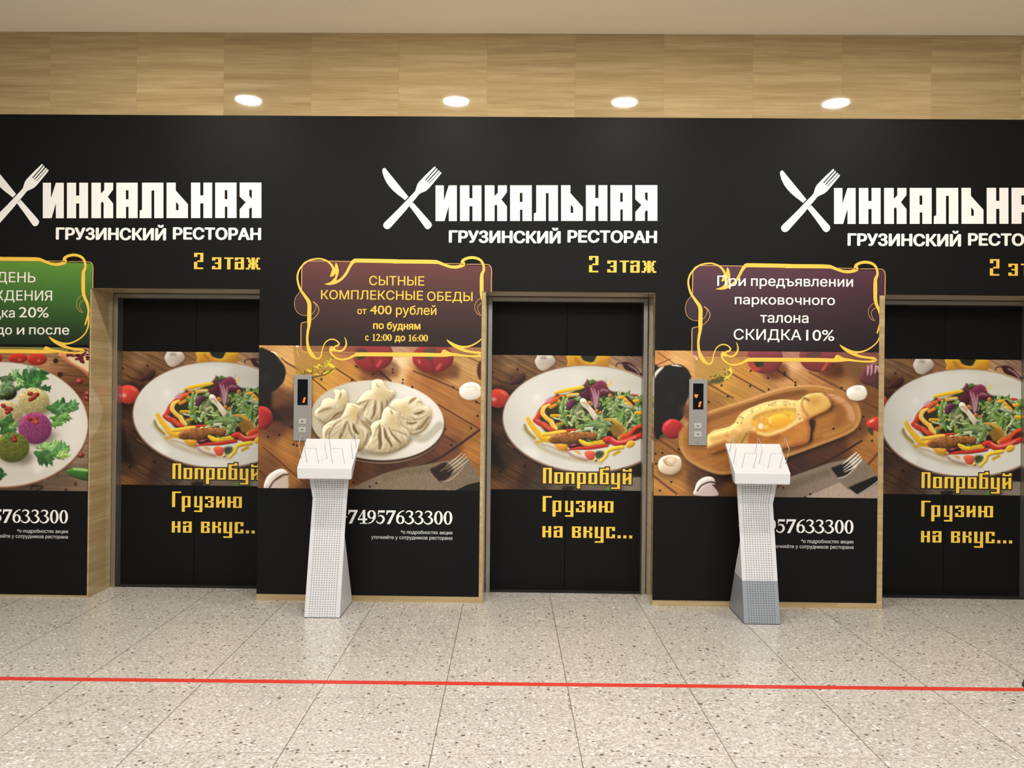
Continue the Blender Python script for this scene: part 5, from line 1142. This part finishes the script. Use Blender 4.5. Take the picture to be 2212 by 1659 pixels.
# ---------------------------------------------------------------- perforated stands with wire holders
def stand(x, label, two_tone):
    r = empty('display_stand', (x, 0, 0)); tag(r, label, 'stand', 'white perforated stands in front of the wrap')
    # front sheet: leans back from the floor to the waist, then rises and widens under the tray
    def P(u, v):                                        # u across -1..1, v height
        if v <= .731: t = v / .731; return (u * (.1125 + (.1120 - .1125) * t), -.415 + .180 * t, .004 + (v - 0) * (.727 / .731))
        t = (v - .731) / .135; return (u * (.112 + .016 * t), -.235 - .030 * t, v)
    def perforated(name, v0, v1, rows, cols, mat, edge_u=.80):
        bm = bmesh.new(); cell_u = 2 * edge_u / cols; hv = (v1 - v0) / rows
        cache = {}
        def V(u, v):
            k = (round(u, 5), round(v, 5))
            if k not in cache: cache[k] = bm.verts.new(P(u, v))
            return cache[k]
        rad_v = .0031
        for j in range(rows):
            va, vb = v0 + j * hv, v0 + (j + 1) * hv; vm = (va + vb) / 2
            for i in range(cols):
                ua, ub = -edge_u + i * cell_u, -edge_u + (i + 1) * cell_u; um = (ua + ub) / 2
                out = [V(ua, va), V(um, va), V(ub, va), V(ub, vm), V(ub, vb), V(um, vb), V(ua, vb), V(ua, vm)]
                ang = [-.75, -.5, -.25, 0, .25, .5, .75, 1.0]
                inn = [bm.verts.new(P(um + .0290 * math.cos(a * math.pi), vm + rad_v * math.sin(a * math.pi))) for a in ang]
                for q in range(8): bm.faces.new((out[q], out[(q + 1) % 8], inn[(q + 1) % 8], inn[q]))
            for s in (-1, 1):
                bm.faces.new((V(s * edge_u, va), V(s * 1.0, va), V(s * 1.0, vb), V(s * edge_u, vb)) if False else ((V(s * edge_u, va), V(s * edge_u, vm), V(s * edge_u, vb), V(s, vb), V(s, va))))
        for f in bm.faces:
            f.normal_update()
            if f.normal.y > 0: f.normal_flip()
        g = bmesh.ops.solidify(bm, geom=bm.faces[:], thickness=.0015)
        return to_obj(name, bm, mat, r)
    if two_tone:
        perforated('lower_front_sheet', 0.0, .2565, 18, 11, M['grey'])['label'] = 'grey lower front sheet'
        perforated('front_sheet', .2565, .731, 33, 11, M['body'])
    else: perforated('front_sheet', 0.0, .731, 51, 11, M['body'])
    perforated('neck_sheet', .731, .866, 10, 11, M['body'])
    # core behind the sheet, seen through the holes and as the slim edges
    bm = bmesh.new()
    prof = [(-.4115, .003), (-.232, .731), (-.262, .866), (-.245, .866), (-.212, .731), (-.285, .50), (-.020, .003)]
    w = .108
    a = [bm.verts.new((-w, y + .0045, z)) for y, z in prof]; b = [bm.verts.new((w, y + .0045, z)) for y, z in prof]; n = len(prof)
    for i in range(n): bm.faces.new((a[i], b[i], b[(i + 1) % n], a[(i + 1) % n]))
    bm.faces.new(a); bm.faces.new(b[::-1]); to_obj('core', bm, M['inner'], r)
    for s in (-1, 1):                                   # side gussets: triangle on the floor, thin strip above
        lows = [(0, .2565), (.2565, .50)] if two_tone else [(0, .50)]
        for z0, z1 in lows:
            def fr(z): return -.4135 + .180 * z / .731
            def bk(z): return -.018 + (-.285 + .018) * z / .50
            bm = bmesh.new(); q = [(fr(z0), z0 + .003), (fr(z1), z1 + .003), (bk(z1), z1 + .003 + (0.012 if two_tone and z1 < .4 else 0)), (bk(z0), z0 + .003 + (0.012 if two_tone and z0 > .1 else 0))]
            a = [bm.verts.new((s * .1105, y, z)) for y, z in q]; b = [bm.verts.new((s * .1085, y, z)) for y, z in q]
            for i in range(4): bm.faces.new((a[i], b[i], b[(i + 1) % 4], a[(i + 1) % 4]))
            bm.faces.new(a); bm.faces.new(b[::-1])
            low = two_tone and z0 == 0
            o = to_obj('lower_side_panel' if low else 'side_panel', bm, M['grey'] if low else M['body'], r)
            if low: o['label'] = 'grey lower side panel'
        bm = bmesh.new(); q = [(fr(.50), .503), (-.2335, .731), (-.2625, .866), (-.245, .866), (-.212, .731), (bk(.50), .503)]
        ww = [.1105, .1105, .1265, .1265, .1105, .1105]
        a = [bm.verts.new((s * k, y, z)) for (y, z), k in zip(q, ww)]; b = [bm.verts.new((s * (k - .002), y, z)) for (y, z), k in zip(q, ww)]
        for i in range(6): bm.faces.new((a[i], b[i], b[(i + 1) % 6], a[(i + 1) % 6]))
        for fs in ((0, 1, 4, 5), (1, 2, 3, 4)): bm.faces.new([a[k] for k in fs]); bm.faces.new([b[k] for k in fs][::-1])
        to_obj('side_edge', bm, M['body'], r)
    bm = bmesh.new(); prism(bm, [(-.112, 0), (.112, 0), (.112, .0035), (-.112, .0035)], -.4165, -.018); to_obj('foot_strip', bm, M['foot'], r)
    # tray
    bm = bmesh.new(); rings = []
    for w, y, z in ((.1745, -.392, .946), (.1730, -.391, .8785), (.1690, -.386, .8740), (.150, -.250, .8720), (.150, -.170, .9700), (.1785, -.150, 1.1050), (.1795, -.150, 1.1165), (.1750, -.388, .9485)):
        rings.append((bm.verts.new((-w, y, z)), bm.verts.new((w, y, z))))
    for i in range(8):
        a, b = rings[i], rings[(i + 1) % 8]; bm.faces.new((a[0], a[1], b[1], b[0]))
    bm.faces.new([q[0] for q in rings]); bm.faces.new([q[1] for q in rings][::-1])
    tr = to_obj('tray', bm, M['tray'], r)
    md = tr.modifiers.new('soft_edges', 'BEVEL'); md.width = .003; md.segments = 2; md.limit_method = 'ANGLE'; md.angle_limit = .5
    e = Vector((0, .238, .168)).normalized(); nrm = Vector((0, -e.z, e.y))
    def top(u, v): return Vector(((u - .5) * 2 * (.175 + .0045 * v), -.388 + .238 * v, .9485 + .168 * v))
    H = .122
    def loop(p, q):
        bm = bmesh.new(); a, b = p + nrm * H, q + nrm * H; d = (b - a).normalized() * .004
        tube(bm, [p - nrm * .004, p + nrm * (H - .004), a + d, b - d, q + nrm * (H - .004), q - nrm * .004], .0017); to_obj('wire_holder', bm, M['wire'], r, smooth=True)
    for u0, u1 in ((.156, .368), (.622, .838)): loop(top(u0, .15), top(u1, .15))
    for u in (.028, .495, .972): loop(top(u, .30), top(u, .70))
    return r
stand(-1.2685, 'all-white perforated stand with wire holders before the dumpling print', False)
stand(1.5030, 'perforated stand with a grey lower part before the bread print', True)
# ---------------------------------------------------------------- floor tape, shoe
bm = bmesh.new(); bx(bm, -5.2, 5.2, -.0235, .0235, 0.0, .0008)
t = to_obj('floor_tape', bm, M['red']); t.location = (0, -1.5335, 0); t.rotation_euler = (0, 0, math.atan2(.071, 5.082)); tag(t, 'long red tape stuck across the speckled floor', 'tape')
r = empty('black_shoe', (2.655, -1.445, 0), math.radians(8)); tag(r, 'rounded black shoe tip at the right edge of the floor', 'shoe')
bm = bmesh.new()
def shoe_ring(x):                                       # half width and height along the shoe, toe at -0.145
    t = (x + .145) / .29
    w = .048 * math.sqrt(max(0, 1 - (1 - min(1, t / .28)) ** 2)) * (1 - .22 * max(0, min(1, (t - .35) / .35))) if t < .99 else .026
    h = .052 * math.sqrt(max(0, 1 - (1 - min(1, t / .22)) ** 2)) + .050 * max(0, min(1, (t - .35) / .3)) ** 1.5
    return max(w, .004), max(h, .004)
rings = []
for i in range(15):
    x = -.145 + .29 * (i / 14) ** 1.25; w, h = shoe_ring(x)
    rings.append([bm.verts.new((x, w * math.cos(a), .012 + h * max(0, math.sin(a)) ** .8)) for a in np.linspace(0, math.pi, 13)])
for a, b in zip(rings, rings[1:]):
    for k in range(12): bm.faces.new((a[k], a[k + 1], b[k + 1], b[k]))
bm.faces.new(rings[0]); bm.faces.new(rings[-1][::-1]); to_obj('upper', bm, M['leather'], r, smooth=True)
bm = bmesh.new(); lo = []; hi = []
for sgn in (1, -1):
    for i in (range(15) if sgn == 1 else range(14, -1, -1)):
        x = -.145 + .29 * (i / 14) ** 1.25; w, _ = shoe_ring(x)
        lo.append(bm.verts.new((x * 1.015, sgn * (w + .003), 0))); hi.append(bm.verts.new((x * 1.015, sgn * (w + .003), .014)))
n = len(lo)
for i in range(n): bm.faces.new((lo[i], lo[(i + 1) % n], hi[(i + 1) % n], hi[i]))
bm.faces.new(lo[::-1]); bm.faces.new(hi); to_obj('sole', bm, M['rubber'], r)
# ---------------------------------------------------------------- recessed ceiling lamps in front of the lifts (mirrored in the polished stone)
def lamp(x, label):
    r = empty('ceiling_downlight', (x, -1.362, CEIL)); tag(r, label, 'ceiling lamp', 'downlights in front of the lifts')
    bm = bmesh.new(); n = 40
    for i in range(n):
        a, b = 2 * math.pi * i / n, 2 * math.pi * (i + 1) / n
        q = [bm.verts.new((ra * math.cos(t), ra * math.sin(t), z)) for ra, z, t in ((.118, -.001, a), (.118, -.001, b), (.102, -.006, b), (.102, -.006, a))]
        s = [bm.verts.new((ra * math.cos(t), ra * math.sin(t), z)) for ra, z, t in ((.102, -.006, a), (.102, -.006, b), (.098, -.002, b), (.098, -.002, a))]
        bm.faces.new(q); bm.faces.new(s)
    bmesh.ops.remove_doubles(bm, verts=bm.verts[:], dist=1e-5); to_obj('trim_ring', bm, M['trim'], r)
    bm = bmesh.new(); bmesh.ops.create_circle(bm, cap_ends=True, segments=40, radius=.099, matrix=Matrix.Translation((0, 0, -.002)))
    for f in bm.faces:
        f.normal_update()
        if f.normal.z > 0: f.normal_flip()
    to_obj('lamp_lens', bm, M['lens'], r, recalc=False)
for x, l in ((-2.365, 'round lit downlight over the green badge, first from the left'), (-.606, 'round lit downlight over the end of the maroon badge, second from the left'),
             (.812, 'round lit downlight over the right edge of the middle lift, third from the left'), (2.580, 'round lit downlight over the right lift, fourth from the left')): lamp(x, l)
